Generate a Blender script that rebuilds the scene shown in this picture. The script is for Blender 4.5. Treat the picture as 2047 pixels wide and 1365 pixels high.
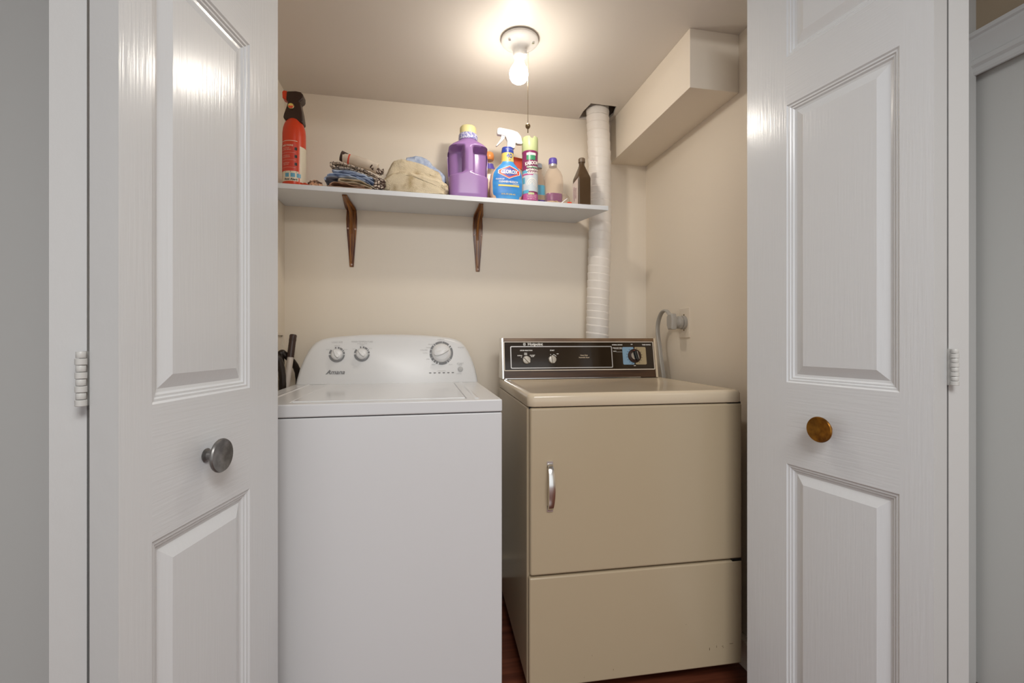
import bpy, bmesh, math, random
from mathutils import Vector, Matrix, noise
R = math.radians
scn = bpy.context.scene
C = scn.collection
for o in list(bpy.data.objects): bpy.data.objects.remove(o)

# ------------------------------------------------------------------ camera
cam = bpy.data.cameras.new('camera'); cam.sensor_width = 36; cam.lens = 910/2047*36
cam.clip_start = .01
co = bpy.data.objects.new('camera', cam); C.objects.link(co)
co.location = (0, 0, 1.08); co.rotation_euler = (R(90), 0, R(-10.76))
scn.camera = co
# ------------------------------------------------------------------ world, added room fill, exposure
w = bpy.data.worlds.new('world'); scn.world = w; w.use_nodes = True
w.node_tree.nodes['Background'].inputs[0].default_value = (.95, .98, 1, 1)
w.node_tree.nodes['Background'].inputs[1].default_value = .60
def area(name, loc, rot, sx, sy, power, col=(1, 1, 1)):
    l = bpy.data.lights.new(name, 'AREA'); l.shape = 'RECTANGLE'; l.size = sx; l.size_y = sy
    l.energy = power; l.color = col
    o = bpy.data.objects.new(name, l); C.objects.link(o); o.location = loc; o.rotation_euler = rot
area('room_fill_light', (.3, -.9, 2.38), (0, 0, 0), 1.0, 1.0, 27, (1, .99, .97))  # unseen fill added above and behind the camera to brighten the room side
BULB_STRENGTH = 92
scn.view_settings.view_transform = 'Standard'; scn.view_settings.look = 'None'
scn.view_settings.gamma = 1; scn.view_settings.use_curve_mapping = False
scn.view_settings.exposure = 0.95

# ------------------------------------------------------------------ materials
def srgb(r, g, b):
    f = lambda c: (c/255/12.92) if c/255 <= .04045 else ((c/255+.055)/1.055)**2.4
    return (f(r), f(g), f(b), 1)
def mat(name, col, rough=.5, metal=0, bump=None, **kw):
    m = bpy.data.materials.new(name); m.use_nodes = True
    nt = m.node_tree; b = nt.nodes['Principled BSDF']
    b.inputs['Base Color'].default_value = col; b.inputs['Roughness'].default_value = rough
    b.inputs['Metallic'].default_value = metal
    for k, v in kw.items(): b.inputs[k.replace('_', ' ')].default_value = v
    tc = nt.nodes.new('ShaderNodeTexCoord'); mp = nt.nodes.new('ShaderNodeMapping')
    n = nt.nodes.new('ShaderNodeTexNoise'); bp = nt.nodes.new('ShaderNodeBump')
    sc, st, dist = bump if bump else ((40, 40, 40), .05, .001)
    mp.inputs['Scale'].default_value = sc; n.inputs['Scale'].default_value = 1; n.inputs['Detail'].default_value = 5
    bp.inputs['Strength'].default_value = st; bp.inputs['Distance'].default_value = dist
    L = nt.links.new
    L(tc.outputs['Object'], mp.inputs[0]); L(mp.outputs[0], n.inputs['Vector']); L(n.outputs[0], bp.inputs['Height']); L(bp.outputs[0], b.inputs['Normal'])
    return m
def vary(m, c1, c2, scale=(5, 5, 5), lo=.35, hi=.65, detail=4):
    nt = m.node_tree; b = nt.nodes['Principled BSDF']
    tc = nt.nodes.new('ShaderNodeTexCoord'); mp = nt.nodes.new('ShaderNodeMapping'); mp.inputs['Scale'].default_value = scale
    n = nt.nodes.new('ShaderNodeTexNoise'); n.inputs['Scale'].default_value = 1; n.inputs['Detail'].default_value = detail
    r = nt.nodes.new('ShaderNodeValToRGB'); r.color_ramp.elements[0].position = lo; r.color_ramp.elements[1].position = hi
    r.color_ramp.elements[0].color = c1; r.color_ramp.elements[1].color = c2
    L = nt.links.new
    L(tc.outputs['Object'], mp.inputs[0]); L(mp.outputs[0], n.inputs['Vector']); L(n.outputs[0], r.inputs[0]); L(r.outputs[0], b.inputs['Base Color'])
    return m
def cells(m, c1, c2, scale, width=.08):
    nt = m.node_tree; b = nt.nodes['Principled BSDF']
    tc = nt.nodes.new('ShaderNodeTexCoord'); v = nt.nodes.new('ShaderNodeTexVoronoi'); v.feature = 'DISTANCE_TO_EDGE'
    v.inputs['Scale'].default_value = scale
    r = nt.nodes.new('ShaderNodeValToRGB'); r.color_ramp.elements[0].position = width; r.color_ramp.elements[1].position = width+.04
    r.color_ramp.elements[0].color = c1; r.color_ramp.elements[1].color = c2
    L = nt.links.new
    L(tc.outputs['Object'], v.inputs['Vector']); L(v.outputs['Distance'], r.inputs[0]); L(r.outputs[0], b.inputs['Base Color'])
    return m

cream = (.86, .775, .655, 1)
M = {}
M['closet_wall'] = mat('cream_wall_paint', cream, .42, bump=((60, 60, 60), .08, .001))
M['closet_ceiling'] = mat('cream_ceiling_paint', (.78, .73, .665, 1), .5, bump=((50, 50, 50), .05, .001))
M['room_wall'] = mat('tan_room_paint', (.42, .335, .235, 1), .6)
M['grey_wall'] = mat('grey_white_wall_paint', (.52, .525, .515, 1), .5)
M['door_v'] = mat('glossy_white_paint_vertical_grain', (.75, .775, .80, 1), .22, bump=((190, 190, 9), .36, .0012))
M['door_h'] = mat('glossy_white_paint_level_grain', (.75, .775, .80, 1), .22, bump=((10, 10, 230), .36, .0012))
M['door_edge'] = mat('white_painted_edge', (.57, .575, .575, 1), .35, bump=((50, 50, 30), .3, .002))
M['trim'] = mat('white_trim_paint', (.68, .69, .69, 1), .3)
M['slab'] = mat('grey_white_door_paint', (.66, .67, .655, 1), .4)
M['floor'] = vary(mat('dark_red_wood', (.1, .03, .02, 1), .3), (.09, .022, .012, 1), (.20, .06, .03, 1), (3, 40, 3))
M['white_enamel'] = mat('white_enamel', (.74, .745, .76, 1), .22, bump=((300, 300, 300), .02, .0005))
M['console_white'] = mat('white_console_plastic', (.76, .765, .77, 1), .3)
M['lid_white'] = mat('glossy_white_lid', (.76, .765, .78, 1), .1)
M['dark_gap'] = mat('dark_rubber_gap', (.03, .03, .03, 1), .7)
M['ring_grey'] = mat('grey_print', (.20, .20, .205, 1), .5)
M['pale_print'] = mat('pale_grey_print', (.50, .50, .50, 1), .5)
M['knob_white'] = mat('white_knob_plastic', (.78, .78, .78, 1), .3)
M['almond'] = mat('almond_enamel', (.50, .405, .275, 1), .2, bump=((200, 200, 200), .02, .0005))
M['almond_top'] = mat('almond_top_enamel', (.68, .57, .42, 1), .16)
M['brown_wood'] = vary(mat('brown_wood_print', (.1, .05, .03, 1), .35), (.035, .014, .006, 1), (.085, .04, .016, 1), (4, 60, 60))
M['wood_top'] = vary(mat('brown_wood_top', (.1, .05, .03, 1), .35), (.13, .07, .035, 1), (.24, .14, .07, 1), (8, 60, 60))
M['black_glass'] = mat('dark_glossy_panel', (.028, .018, .010, 1), .08)
M['chrome'] = mat('chrome', (.75, .74, .72, 1), .2, 1)
M['silver_line'] = mat('silver_line', (.55, .53, .52, 1), .35, .4)
M['cream_line'] = mat('cream_line', (.75, .66, .55, 1), .4)
M['silver_knob'] = mat('silver_grey_knob', (.48, .44, .38, 1), .35, .3)
M['dial_blue'] = mat('pale_blue_dial', (.22, .36, .50, 1), .5)
M['dial_tan'] = mat('tan_dial', (.42, .33, .19, 1), .5)
M['white_text'] = mat('white_lettering', (.8, .78, .74, 1), .5)
M['tan_text'] = mat('tan_lettering', (.62, .50, .36, 1), .5)
M['black'] = mat('black_plastic', (.012, .011, .01, 1), .35)
M['shelf'] = mat('white_melamine', (.74, .77, .81, 1), .35)
M['bracket'] = vary(mat('walnut_print_bracket', (.1, .03, .01, 1), .3), (.085, .018, .004, 1), (.33, .13, .025, 1), (110, 4, 7), .4, .62)
M['rivet'] = mat('pale_rivet', (.62, .45, .38, 1), .4, .3)
M['duct'] = mat('white_vinyl_duct', (.86, .81, .75, 1), .4)
M['porcelain'] = mat('white_porcelain', (.74, .72, .69, 1), .15)
M['brass'] = mat('aged_brass', (.30, .22, .12, 1), .3, .9)
M['bronze_knob'] = vary(mat('worn_brass_knob', (.2, .09, .01, 1), .3, .85), (.12, .045, .008, 1), (.34, .15, .02, 1), (40, 40, 40))
M['pewter_knob'] = vary(mat('pewter_knob', (.2, .2, .2, 1), .38, .7), (.15, .145, .14, 1), (.26, .255, .25, 1), (60, 60, 60))
M['hinge'] = mat('painted_hinge', (.58, .58, .56, 1), .35)
M['cord'] = mat('grey_cord', (.40, .375, .34, 1), .5)
M['plate'] = mat('almond_plate', (.82, .73, .61, 1), .35)
M['red'] = mat('red_enamel', (.66, .050, .010, 1), .28)
M['red_label'] = mat('red_label', (.62, .055, .03, 1), .4)
M['cream_label'] = mat('cream_label', (.78, .70, .55, 1), .4)
M['blue_icon'] = mat('blue_icon', (.12, .36, .52, 1), .4)
M['brown_black'] = mat('brown_black_plastic', (.030, .010, .004, 1), .3)
M['purple'] = mat('purple_plastic', (.33, .18, .43, 1), .25, Subsurface_Weight=.1, Subsurface_Radius=(.02, .01, .03))
M['yellow'] = mat('pale_yellow_cap', (.80, .72, .36, 1), .35)
M['lilac_label'] = vary(mat('lilac_label', (.4, .4, .7, 1), .4), (.25, .25, .55, 1), (.65, .65, .80, 1), (130, 130, 130), .45, .55)
M['clorox'] = vary(mat('blue_label', (.03, .22, .62, 1), .3), (.02, .16, .55, 1), (.07, .36, .72, 1), (8, 8, 14))
M['label_navy'] = mat('navy_label', (.03, .06, .36, 1), .35)
M['label_yellow'] = mat('yellow_label', (.80, .62, .16, 1), .4)
M['label_red'] = mat('red_print', (.72, .07, .03, 1), .4)
M['white_plastic'] = mat('white_plastic', (.86, .86, .87, 1), .3)
M['peach_plastic'] = mat('translucent_peach_plastic', (.72, .50, .35, 1), .3)
M['lime'] = mat('lime_cap', (.58, .66, .34, 1), .35)
M['maroon'] = mat('maroon_label', (.24, .03, .12, 1), .3)
M['magenta'] = mat('magenta_label', (.50, .10, .30, 1), .3)
M['silver_label'] = mat('pale_blue_silver_label', (.55, .62, .68, 1), .3)
M['teal_label'] = mat('teal_blue_label', (.12, .42, .60, 1), .35)
M['green_label'] = mat('green_label', (.05, .28, .14, 1), .35)
M['orange'] = mat('orange_plastic', (.90, .33, .09, 1), .35)
M['violet_cap'] = mat('violet_cap', (.13, .09, .45, 1), .35)
M['mauve'] = mat('mauve_liquid', (.30, .10, .27, 1), .25)
M['deep_violet'] = vary(mat('deep_violet', (.1, .05, .3, 1), .35), (.035, .02, .16, 1), (.20, .12, .42, 1), (60, 60, 130), .45, .55)
M['brown_bottle'] = mat('brown_bottle', (.075, .042, .018, 1), .3)
M['brown_cap'] = mat('brown_cap', (.16, .11, .07, 1), .4)
M['pink_label'] = mat('pinkish_white_label', (.72, .62, .56, 1), .5)
M['hose'] = mat('black_brown_hose', (.025, .016, .012, 1), .3)
M['hose_tan'] = mat('tan_hose', (.28, .20, .11, 1), .5)
M['pole'] = mat('white_pole', (.68, .60, .53, 1), .4)
M['grip'] = mat('brown_grip', (.05, .025, .018, 1), .4)
fab = ((500, 500, 500), .5, .002)
M['towel'] = vary(mat('tan_terry', (.6, .5, .3, 1), .95, bump=((420, 420, 420), 1, .004)), (.50, .38, .21, 1), (.80, .69, .50, 1), (22, 22, 22), .3, .5)
M['blue_cloth'] = vary(mat('blue_cloth', (.3, .4, .6, 1), .95, bump=fab), (.10, .14, .28, 1), (.48, .57, .74, 1), (28, 28, 90), .34, .52)
M['pale_blue_cloth'] = vary(mat('pale_blue_terry', (.4, .5, .7, 1), .95, bump=fab), (.34, .42, .62, 1), (.55, .63, .78, 1), (60, 60, 60))
M['pink_cloth'] = vary(mat('brown_pink_cloth', (.5, .3, .2, 1), .95, bump=fab), (.36, .20, .13, 1), (.58, .40, .28, 1), (14, 14, 40))
M['cream_cloth'] = vary(mat('cream_cloth', (.7, .6, .45, 1), .95, bump=fab), (.56, .46, .32, 1), (.70, .60, .46, 1), (20, 20, 60))
M['ring_cloth'] = cells(mat('cream_black_ring_cloth', (.7, .6, .5, 1), .95, bump=fab), (.05, .035, .03, 1), (.74, .63, .52, 1), 62, .035)
M['print_cloth'] = cells(mat('brown_white_print_cloth', (.7, .6, .5, 1), .95, bump=fab), (.07, .04, .03, 1), (.66, .56, .48, 1), 85, .13)
M['roll_cloth'] = vary(mat('off_white_cloth', (.7, .6, .5, 1), .95, bump=fab), (.66, .56, .45, 1), (.76, .67, .56, 1), (10, 10, 30))
M['dark_cloth'] = mat('dark_brown_cloth', (.07, .045, .035, 1), .95, bump=fab)
M['grey_cloth'] = mat('grey_cloth', (.22, .21, .23, 1), .95, bump=fab)
M['motley'] = vary(mat('motley_wrapper', (.6, .2, .1, 1), .6, bump=fab), (.10, .05, .03, 1), (.72, .42, .26, 1), (45, 45, 45), .45, .55)
M['motley_red'] = mat('red_wrapper', (.62, .08, .03, 1), .6)
M['tan_paper'] = vary(mat('tan_paper', (.6, .4, .25, 1), .8), (.42, .27, .15, 1), (.72, .55, .38, 1), (60, 60, 60))
M['green_glass'] = mat('green_plastic', (.10, .30, .16, 1), .25)

def thin_plastic(name, tint, gloss=.12):
    m = bpy.data.materials.new(name); m.use_nodes = True; nt = m.node_tree; nt.nodes.clear()
    o = nt.nodes.new('ShaderNodeOutputMaterial'); t = nt.nodes.new('ShaderNodeBsdfTransparent'); g = nt.nodes.new('ShaderNodeBsdfPrincipled')
    t.inputs[0].default_value = tint; g.inputs['Base Color'].default_value = (.8, .72, .64, 1); g.inputs['Roughness'].default_value = .12
    mx = nt.nodes.new('ShaderNodeMixShader'); lw = nt.nodes.new('ShaderNodeLayerWeight'); lw.inputs[0].default_value = .35
    ma = nt.nodes.new('ShaderNodeMath'); ma.operation = 'MULTIPLY_ADD'; ma.inputs[1].default_value = .5; ma.inputs[2].default_value = gloss
    L = nt.links.new
    L(lw.outputs['Facing'], ma.inputs[0]); L(ma.outputs[0], mx.inputs[0]); L(t.outputs[0], mx.inputs[1]); L(g.outputs[0], mx.inputs[2]); L(mx.outputs[0], o.inputs[0])
    return m
M['clear'] = thin_plastic('clear_plastic', (.97, .94, .90, 1), .10)
M['clear_peach'] = thin_plastic('clear_peach_plastic', (.96, .91, .86, 1), .04)
e = bpy.data.materials.new('glowing_bulb'); e.use_nodes = True
eb = e.node_tree.nodes['Principled BSDF']; eb.inputs['Emission Color'].default_value = (1, .925, .82, 1); eb.inputs['Emission Strength'].default_value = BULB_STRENGTH
eb.inputs['Base Color'].default_value = (.9, .9, .9, 1); M['bulb'] = e
e2 = e.copy(); e2.name = 'softly_glowing_collar'; e2.node_tree.nodes['Principled BSDF'].inputs['Emission Strength'].default_value = 15; M['bulb_collar'] = e2

# ------------------------------------------------------------------ mesh helpers
def link(name, bm, m, parent=None, smooth=True, angle=35, bevel=0, seg=3, recalc=True):
    if recalc: bmesh.ops.recalc_face_normals(bm, faces=bm.faces)
    me = bpy.data.meshes.new(name); bm.to_mesh(me); bm.free()
    for x in (m if isinstance(m, (list, tuple)) else [m]): me.materials.append(x)
    o = bpy.data.objects.new(name, me); C.objects.link(o)
    if smooth and len(me.polygons):
        me.polygons.foreach_set('use_smooth', [True]*len(me.polygons))
        me.set_sharp_from_angle(angle=R(angle))
    if parent: o.parent = parent
    if bevel:
        b = o.modifiers.new('bevel', 'BEVEL'); b.width = bevel; b.segments = seg; b.limit_method = 'ANGLE'; b.angle_limit = R(40); b.harden_normals = True
    return o
def thing(name, label, cat, loc=(0, 0, 0), rz=0, group=None, kind=None):
    o = bpy.data.objects.new(name, None); C.objects.link(o); o.location = loc; o.rotation_euler = (0, 0, rz)
    o.empty_display_size = .05
    return tag(o, label, cat, group, kind)
def tag(o, label, cat, group=None, kind=None):
    o['label'] = label; o['category'] = cat
    if group: o['group'] = group
    if kind: o['kind'] = kind
    return o
def struct(o, label=None):
    o['kind'] = 'structure'
    if label: o['label'] = label
    return o
def box(bm, x0, x1, y0, y1, z0, z1, mi=0):
    v = [bm.verts.new(p) for p in [(x0,y0,z0),(x1,y0,z0),(x1,y1,z0),(x0,y1,z0),(x0,y0,z1),(x1,y0,z1),(x1,y1,z1),(x0,y1,z1)]]
    for f in [(3,2,1,0),(4,5,6,7),(0,1,5,4),(1,2,6,5),(2,3,7,6),(3,0,4,7)]:
        bm.faces.new([v[i] for i in f]).material_index = mi
    return v
def B(*a, **k):
    bm = bmesh.new(); box(bm, *a, **k); return bm
def rings(bm, rs, cap0=True, cap1=True, mi=0, closed=True):
    vs = [[bm.verts.new(p) for p in r] for r in rs]
    n = len(vs[0])
    for a, b in zip(vs, vs[1:]):
        for i in range(n if closed else n-1):
            j = (i+1) % n
            bm.faces.new([a[i], a[j], b[j], b[i]]).material_index = mi
    if cap0: bm.faces.new(vs[0][::-1]).material_index = mi
    if cap1: bm.faces.new(vs[-1]).material_index = mi
    return vs
def lathe(bm, prof, c=(0, 0, 0), n=32, axis=(0, 0, 1), mi=0, cap0=True, cap1=True):
    q = Vector((0, 0, 1)).rotation_difference(Vector(axis).normalized()); c = Vector(c)
    rings(bm, [[c+q@Vector((r*math.cos(2*math.pi*i/n), r*math.sin(2*math.pi*i/n), z)) for i in range(n)] for r, z in prof], cap0, cap1, mi)
def prism(bm, pts, y0, y1, mi=0):      # polygon in x,z pushed along y
    rings(bm, [[(x, y0, z) for x, z in pts], [(x, y1, z) for x, z in pts]], mi=mi)
def smoothpath(pts, k=8):
    P = [Vector(p) for p in pts]; P = [2*P[0]-P[1]]+P+[2*P[-1]-P[-2]]; out = []
    for i in range(1, len(P)-2):
        for s in range(k):
            t = s/k; a, b, c, d = P[i-1:i+3]
            out.append(.5*((2*b)+(c-a)*t+(2*a-5*b+4*c-d)*t*t+(3*b-a-3*c+d)*t**3))
    out.append(P[-2]); return out
def tube(bm, pts, r, n=12, k=8, rf=None, flat=1, mi=0):
    P = smoothpath(pts, k) if k > 1 else [Vector(p) for p in pts]
    rs = []; up = None
    for i, p in enumerate(P):
        t = (P[min(i+1, len(P)-1)]-P[max(i-1, 0)]).normalized()
        if up is None: up = t.orthogonal().normalized()
        up = (up-t*up.dot(t)).normalized(); b = t.cross(up)
        rr = rf(i/(len(P)-1), i)*r if rf else r
        rs.append([p+up*math.cos(2*math.pi*j/n)*rr+b*math.sin(2*math.pi*j/n)*rr*flat for j in range(n)])
    rings(bm, rs, mi=mi)
def rrect(x0, x1, z0, z1, r, n=5):
    out = []
    for cx, cz, a0 in ((x1-r, z0+r, -90), (x1-r, z1-r, 0), (x0+r, z1-r, 90), (x0+r, z0+r, 180)):
        for i in range(n+1):
            a = R(a0+90*i/n); out.append((cx+r*math.cos(a), cz+r*math.sin(a)))
    return out
def frame(bm, outer, inner, y0, y1):   # ring between two equal-length outlines, in x,z, y0 front y1 back
    o0 = [bm.verts.new((x, y0, z)) for x, z in outer]; i0 = [bm.verts.new((x, y0, z)) for x, z in inner]
    o1 = [bm.verts.new((x, y1, z)) for x, z in outer]; i1 = [bm.verts.new((x, y1, z)) for x, z in inner]
    n = len(o0)
    for i in range(n):
        j = (i+1) % n
        for q in ((o0[i], o0[j], i0[j], i0[i]), (o1[i], i1[i], i1[j], o1[j]), (o0[i], o1[i], o1[j], o0[j]), (i0[i], i0[j], i1[j], i1[i])): bm.faces.new(q)
def arc(bm, cx, cz, r0, r1, a0, a1, y0, y1, n=None):
    n = n or max(2, int(abs(a1-a0)/6))
    P = [(R(a0+(a1-a0)*i/n)) for i in range(n+1)]
    prism(bm, [(cx+r1*math.cos(a), cz+r1*math.sin(a)) for a in P]+[(cx+r0*math.cos(a), cz+r0*math.sin(a)) for a in reversed(P)], y0, y1)
def text(bm, s, size, fn, align='CENTER', shear=0, bold=0, depth=.0004, sx=1, mi=0):
    cu = bpy.data.curves.new('lettering', 'FONT'); cu.body = s; cu.size = size; cu.align_x = align; cu.align_y = 'CENTER'
    cu.shear = shear; cu.offset = bold; cu.resolution_u = 3; cu.extrude = 0
    o = bpy.data.objects.new('lettering', cu); C.objects.link(o)
    bpy.context.view_layer.update()
    me = bpy.data.meshes.new_from_object(o.evaluated_get(bpy.context.evaluated_depsgraph_get()))
    bpy.data.objects.remove(o)
    t = bmesh.new(); t.from_mesh(me); bpy.data.meshes.remove(me)
    vm = {}
    for v in t.verts: vm[v.index] = bm.verts.new(fn(v.co.x*sx, v.co.y))
    for f in t.faces:
        try: bm.faces.new([vm[v.index] for v in f.verts]).material_index = mi
        except ValueError: pass
    t.free()
def nz(p, s, seed=0): return noise.noise(Vector(p)*s+Vector((seed*7.3, seed*3.1, seed*5.7)))

class Loft:      # upright vessel: rows are (z, half width, half depth, power, x shift)
    def __init__(s, rows, c, n=40): s.rows = rows; s.c = c; s.n = n
    def row(s, z):
        r = s.rows
        for a, b in zip(r, r[1:]):
            if a[0] <= z <= b[0]:
                t = (z-a[0])/max(1e-6, b[0]-a[0]); return [a[i]+(b[i]-a[i])*t for i in range(1, 5)]
        return list((r[0] if z < r[0][0] else r[-1])[1:5])
    def pt(s, a, z, off=0):
        hw, hd, p, dx = s.row(z); ca, sa = math.cos(a), math.sin(a)
        f = lambda c: math.copysign(abs(c)**(2/p), c)
        return Vector((s.c[0]+dx+(hw+off)*f(ca), s.c[1]+(hd+off)*f(sa), s.c[2]+z))
    def front(s, x, z, off=.0006):
        hw, hd, p, dx = s.row(z); q = min(.999, abs(x/hw))
        return Vector((s.c[0]+dx+x, s.c[1]-(hd*(1-q**p)**(1/p))-off, s.c[2]+z))
    def mesh(s, step=.006, disp=None):
        bm = bmesh.new(); zs = []
        for a, b in zip(s.rows, s.rows[1:]):
            k = max(1, int((b[0]-a[0])/step)); zs += [a[0]+(b[0]-a[0])*i/k for i in range(k)]
        zs.append(s.rows[-1][0])
        rs = [[s.pt(2*math.pi*i/s.n, z) for i in range(s.n)] for z in zs]
        if disp: rs = [[disp(p) for p in r] for r in rs]
        rings(bm, rs); return bm
    def patch(s, bm, z0, z1, a0=-180, a1=0, off=.0007, n=24, k=10, mi=0, ztop=None):
        rs = []
        for j in range(k+1):
            rs.append([s.pt(R(a0+(a1-a0)*i/n), z0+(z1-z0)*j/k, off) for i in range(n+1)])
        rings(bm, rs, False, False, mi, closed=False)
    def fpatch(s, bm, pts, off=.0009, mi=0):   # polygon drawn in front view, laid on the surface
        vs = [bm.verts.new(s.front(x, z, off)) for x, z in pts]
        bm.faces.new(vs).material_index = mi

# ------------------------------------------------------------------ setting
ZC = 2.137; XL, XR, YB = -.585, 1.062, 2.07
fl = struct(link('floor', B(-2.4, 2.6, -3.2, 2.25, -.05, 0), M['floor'], smooth=False))
struct(link('wall_back', B(XL-.12, XR+.12, YB, YB+.1, 0, 2.44), M['closet_wall'], smooth=False))
struct(link('wall_left', B(XL-.12, XL, 1.24, YB, 0, 2.44), M['closet_wall'], smooth=False))
struct(link('wall_right', B(XR, XR+.12, 1.24, YB, 0, 2.44), M['closet_wall'], smooth=False))
# closet ceiling with the torn hole around the duct
bm = bmesh.new()
outer = [(XL, 1.24), (XR, 1.24), (XR, YB), (XL, YB)]
hole = [(.712, 1.995), (.722, 1.92), (.845, 1.925), (.862, 2.0), (.85, 2.062), (.715, 2.062)]
vo = [bm.verts.new((x, y, ZC)) for x, y in outer]; vh = [bm.verts.new((x, y, ZC)) for x, y in hole]
ed = [bm.edges.new((vo[i], vo[(i+1) % 4])) for i in range(4)]+[bm.edges.new((vh[i], vh[(i+1) % 6])) for i in range(6)]
bmesh.ops.triangle_fill(bm, use_beauty=True, edges=ed)
r = bmesh.ops.extrude_face_region(bm, geom=bm.faces[:]); bmesh.ops.translate(bm, vec=(0, 0, .012), verts=[g for g in r['geom'] if isinstance(g, bmesh.types.BMVert)])
struct(link('ceiling', bm, M['closet_ceiling'], smooth=False))
struct(link('ceiling', B(XL, XR, 1.24, YB, 2.36, 2.44), M['room_wall'], smooth=False))
# soffit box along the right wall
struct(link('soffit', B(.876, XR, 1.396, YB, 1.937, ZC), M['closet_wall'], bevel=.0015))
# front wall around the opening (room side)
struct(link('wall_front', B(-1.9, -.625, 1.12, 1.24, 0, 2.44), M['grey_wall'], smooth=False))
struct(link('wall_front', B(1.165, 1.68, 1.12, 1.24, 0, 2.44), M['grey_wall'], smooth=False))
struct(link('wall_front', B(-.625, 1.165, 1.12, 1.24, 2.137, 2.44), M['grey_wall'], smooth=False))
struct(link('wall_side_left', B(-2.0, -1.9, -3.0, 1.24, 0, 2.44), M['grey_wall'], smooth=False))
bm = bmesh.new(); box(bm, 1.68, 1.78, 1.24-.01, 1.24, 0, 2.44); box(bm, 1.68, 1.78, -3, .25, 0, 2.44); box(bm, 1.68, 1.78, .25, 1.23, 1.915, 2.44)
struct(link('wall_side_right', bm, M['room_wall'], smooth=False))
struct(link('door_3', B(1.70, 1.74, .25, 1.23, .01, 1.915), M['slab'], bevel=.002), 'plain grey white door slab beyond the right folded door')
struct(link('ceiling', B(-1.9, 1.68, -3, 1.12, 2.44, 2.5), M['grey_wall'], smooth=False))
# head casing of that side door: moulded profile along y
pr = [(1.68, 1.905), (1.672, 1.905), (1.668, 1.912), (1.668, 1.925), (1.660, 1.932), (1.660, 1.946), (1.667, 1.952), (1.667, 1.962),
      (1.664, 1.985), (1.655, 2.003), (1.655, 2.012), (1.648, 2.016), (1.648, 2.028), (1.68, 2.028)]
bm = bmesh.new(); rings(bm, [[(x, .2, z) for x, z in pr], [(x, 1.12, z) for x, z in pr]])
struct(link('trim_1', bm, M['trim'], angle=20), 'white moulded casing above the side door')
# baseboards inside the closet
struct(link('baseboard_right', B(XR-.03, XR, 1.25, 2.06, 0, .09), M['closet_wall'], bevel=.004))
struct(link('baseboard_back', B(XL, XR-.03, 2.05, YB, 0, .09), M['closet_wall'], bevel=.004))

# ------------------------------------------------------------------ bifold doors
PROF = [(0, 0), (.0035, -.003), (.0075, -.003), (.010, -.006), (.0135, -.006), (.017, -.0095), (.0225, -.0105), (.045, -.0015), (.047, -.0015)]
def leaf_mesh(L, T, near, pw, dz, H=2.10):
    # local x along the leaf from the fold edge, local y = thickness, face at y=0 looks to -y
    bm = bmesh.new()
    px = (near, near+pw)
    pz = [(.13+dz, .757+dz), (.972+dz, 1.7056+dz), (1.833+dz, 2.02+dz)]
    xs = [0, px[0], px[1], L]; zs = [.015]
    for a, b in pz: zs += [a, b]
    zs.append(H)
    def q(x0, x1, z0, z1, mi, y=0):
        bm.faces.new([bm.verts.new(p) for p in ((x0, y, z0), (x1, y, z0), (x1, y, z1), (x0, y, z1))]).material_index = mi
    q(0, px[0], .015, H, 0); q(px[1], L, .015, H, 0)
    for i in range(0, len(zs), 2): q(px[0], px[1], zs[i], zs[i+1], 1)
    for z0, z1 in pz:
        rs = [[(px[0]+i, -d, z0+i), (px[1]-i, -d, z0+i), (px[1]-i, -d, z1-i), (px[0]+i, -d, z1-i)] for i, d in PROF]
        vs = rings(bm, rs, False, True)
    # edges and back
    for f in ([(0,0,.015),(0,T,.015),(0,T,H),(0,0,H)], [(L,0,.015),(L,0,H),(L,T,H),(L,T,.015)], [(0,T,.015),(L,T,.015),(L,T,H),(0,T,H)],
              [(0,0,H),(0,T,H),(L,T,H),(L,0,H)], [(0,0,.015),(L,0,.015),(L,T,.015),(0,T,.015)]):
        bm.faces.new([bm.verts.new(p) for p in f]).material_index = 2
    bmesh.ops.remove_doubles(bm, verts=bm.verts, dist=1e-5)
    return bm
def place_dir(o, p0, p1, flip):
    # x axis from p0 to p1; face side -y local must look towards the opening centre
    d = (Vector((p1[0], p1[1], 0))-Vector((p0[0], p0[1], 0))).normalized()
    o.matrix_world = Matrix(((d.x, -d.y*flip, 0, p0[0]), (d.y, d.x*flip, 0, p0[1]), (0, 0, 1, 0), (0, 0, 0, 1)))
T = .042
DM = [M['door_v'], M['door_h'], M['door_edge']]
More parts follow.
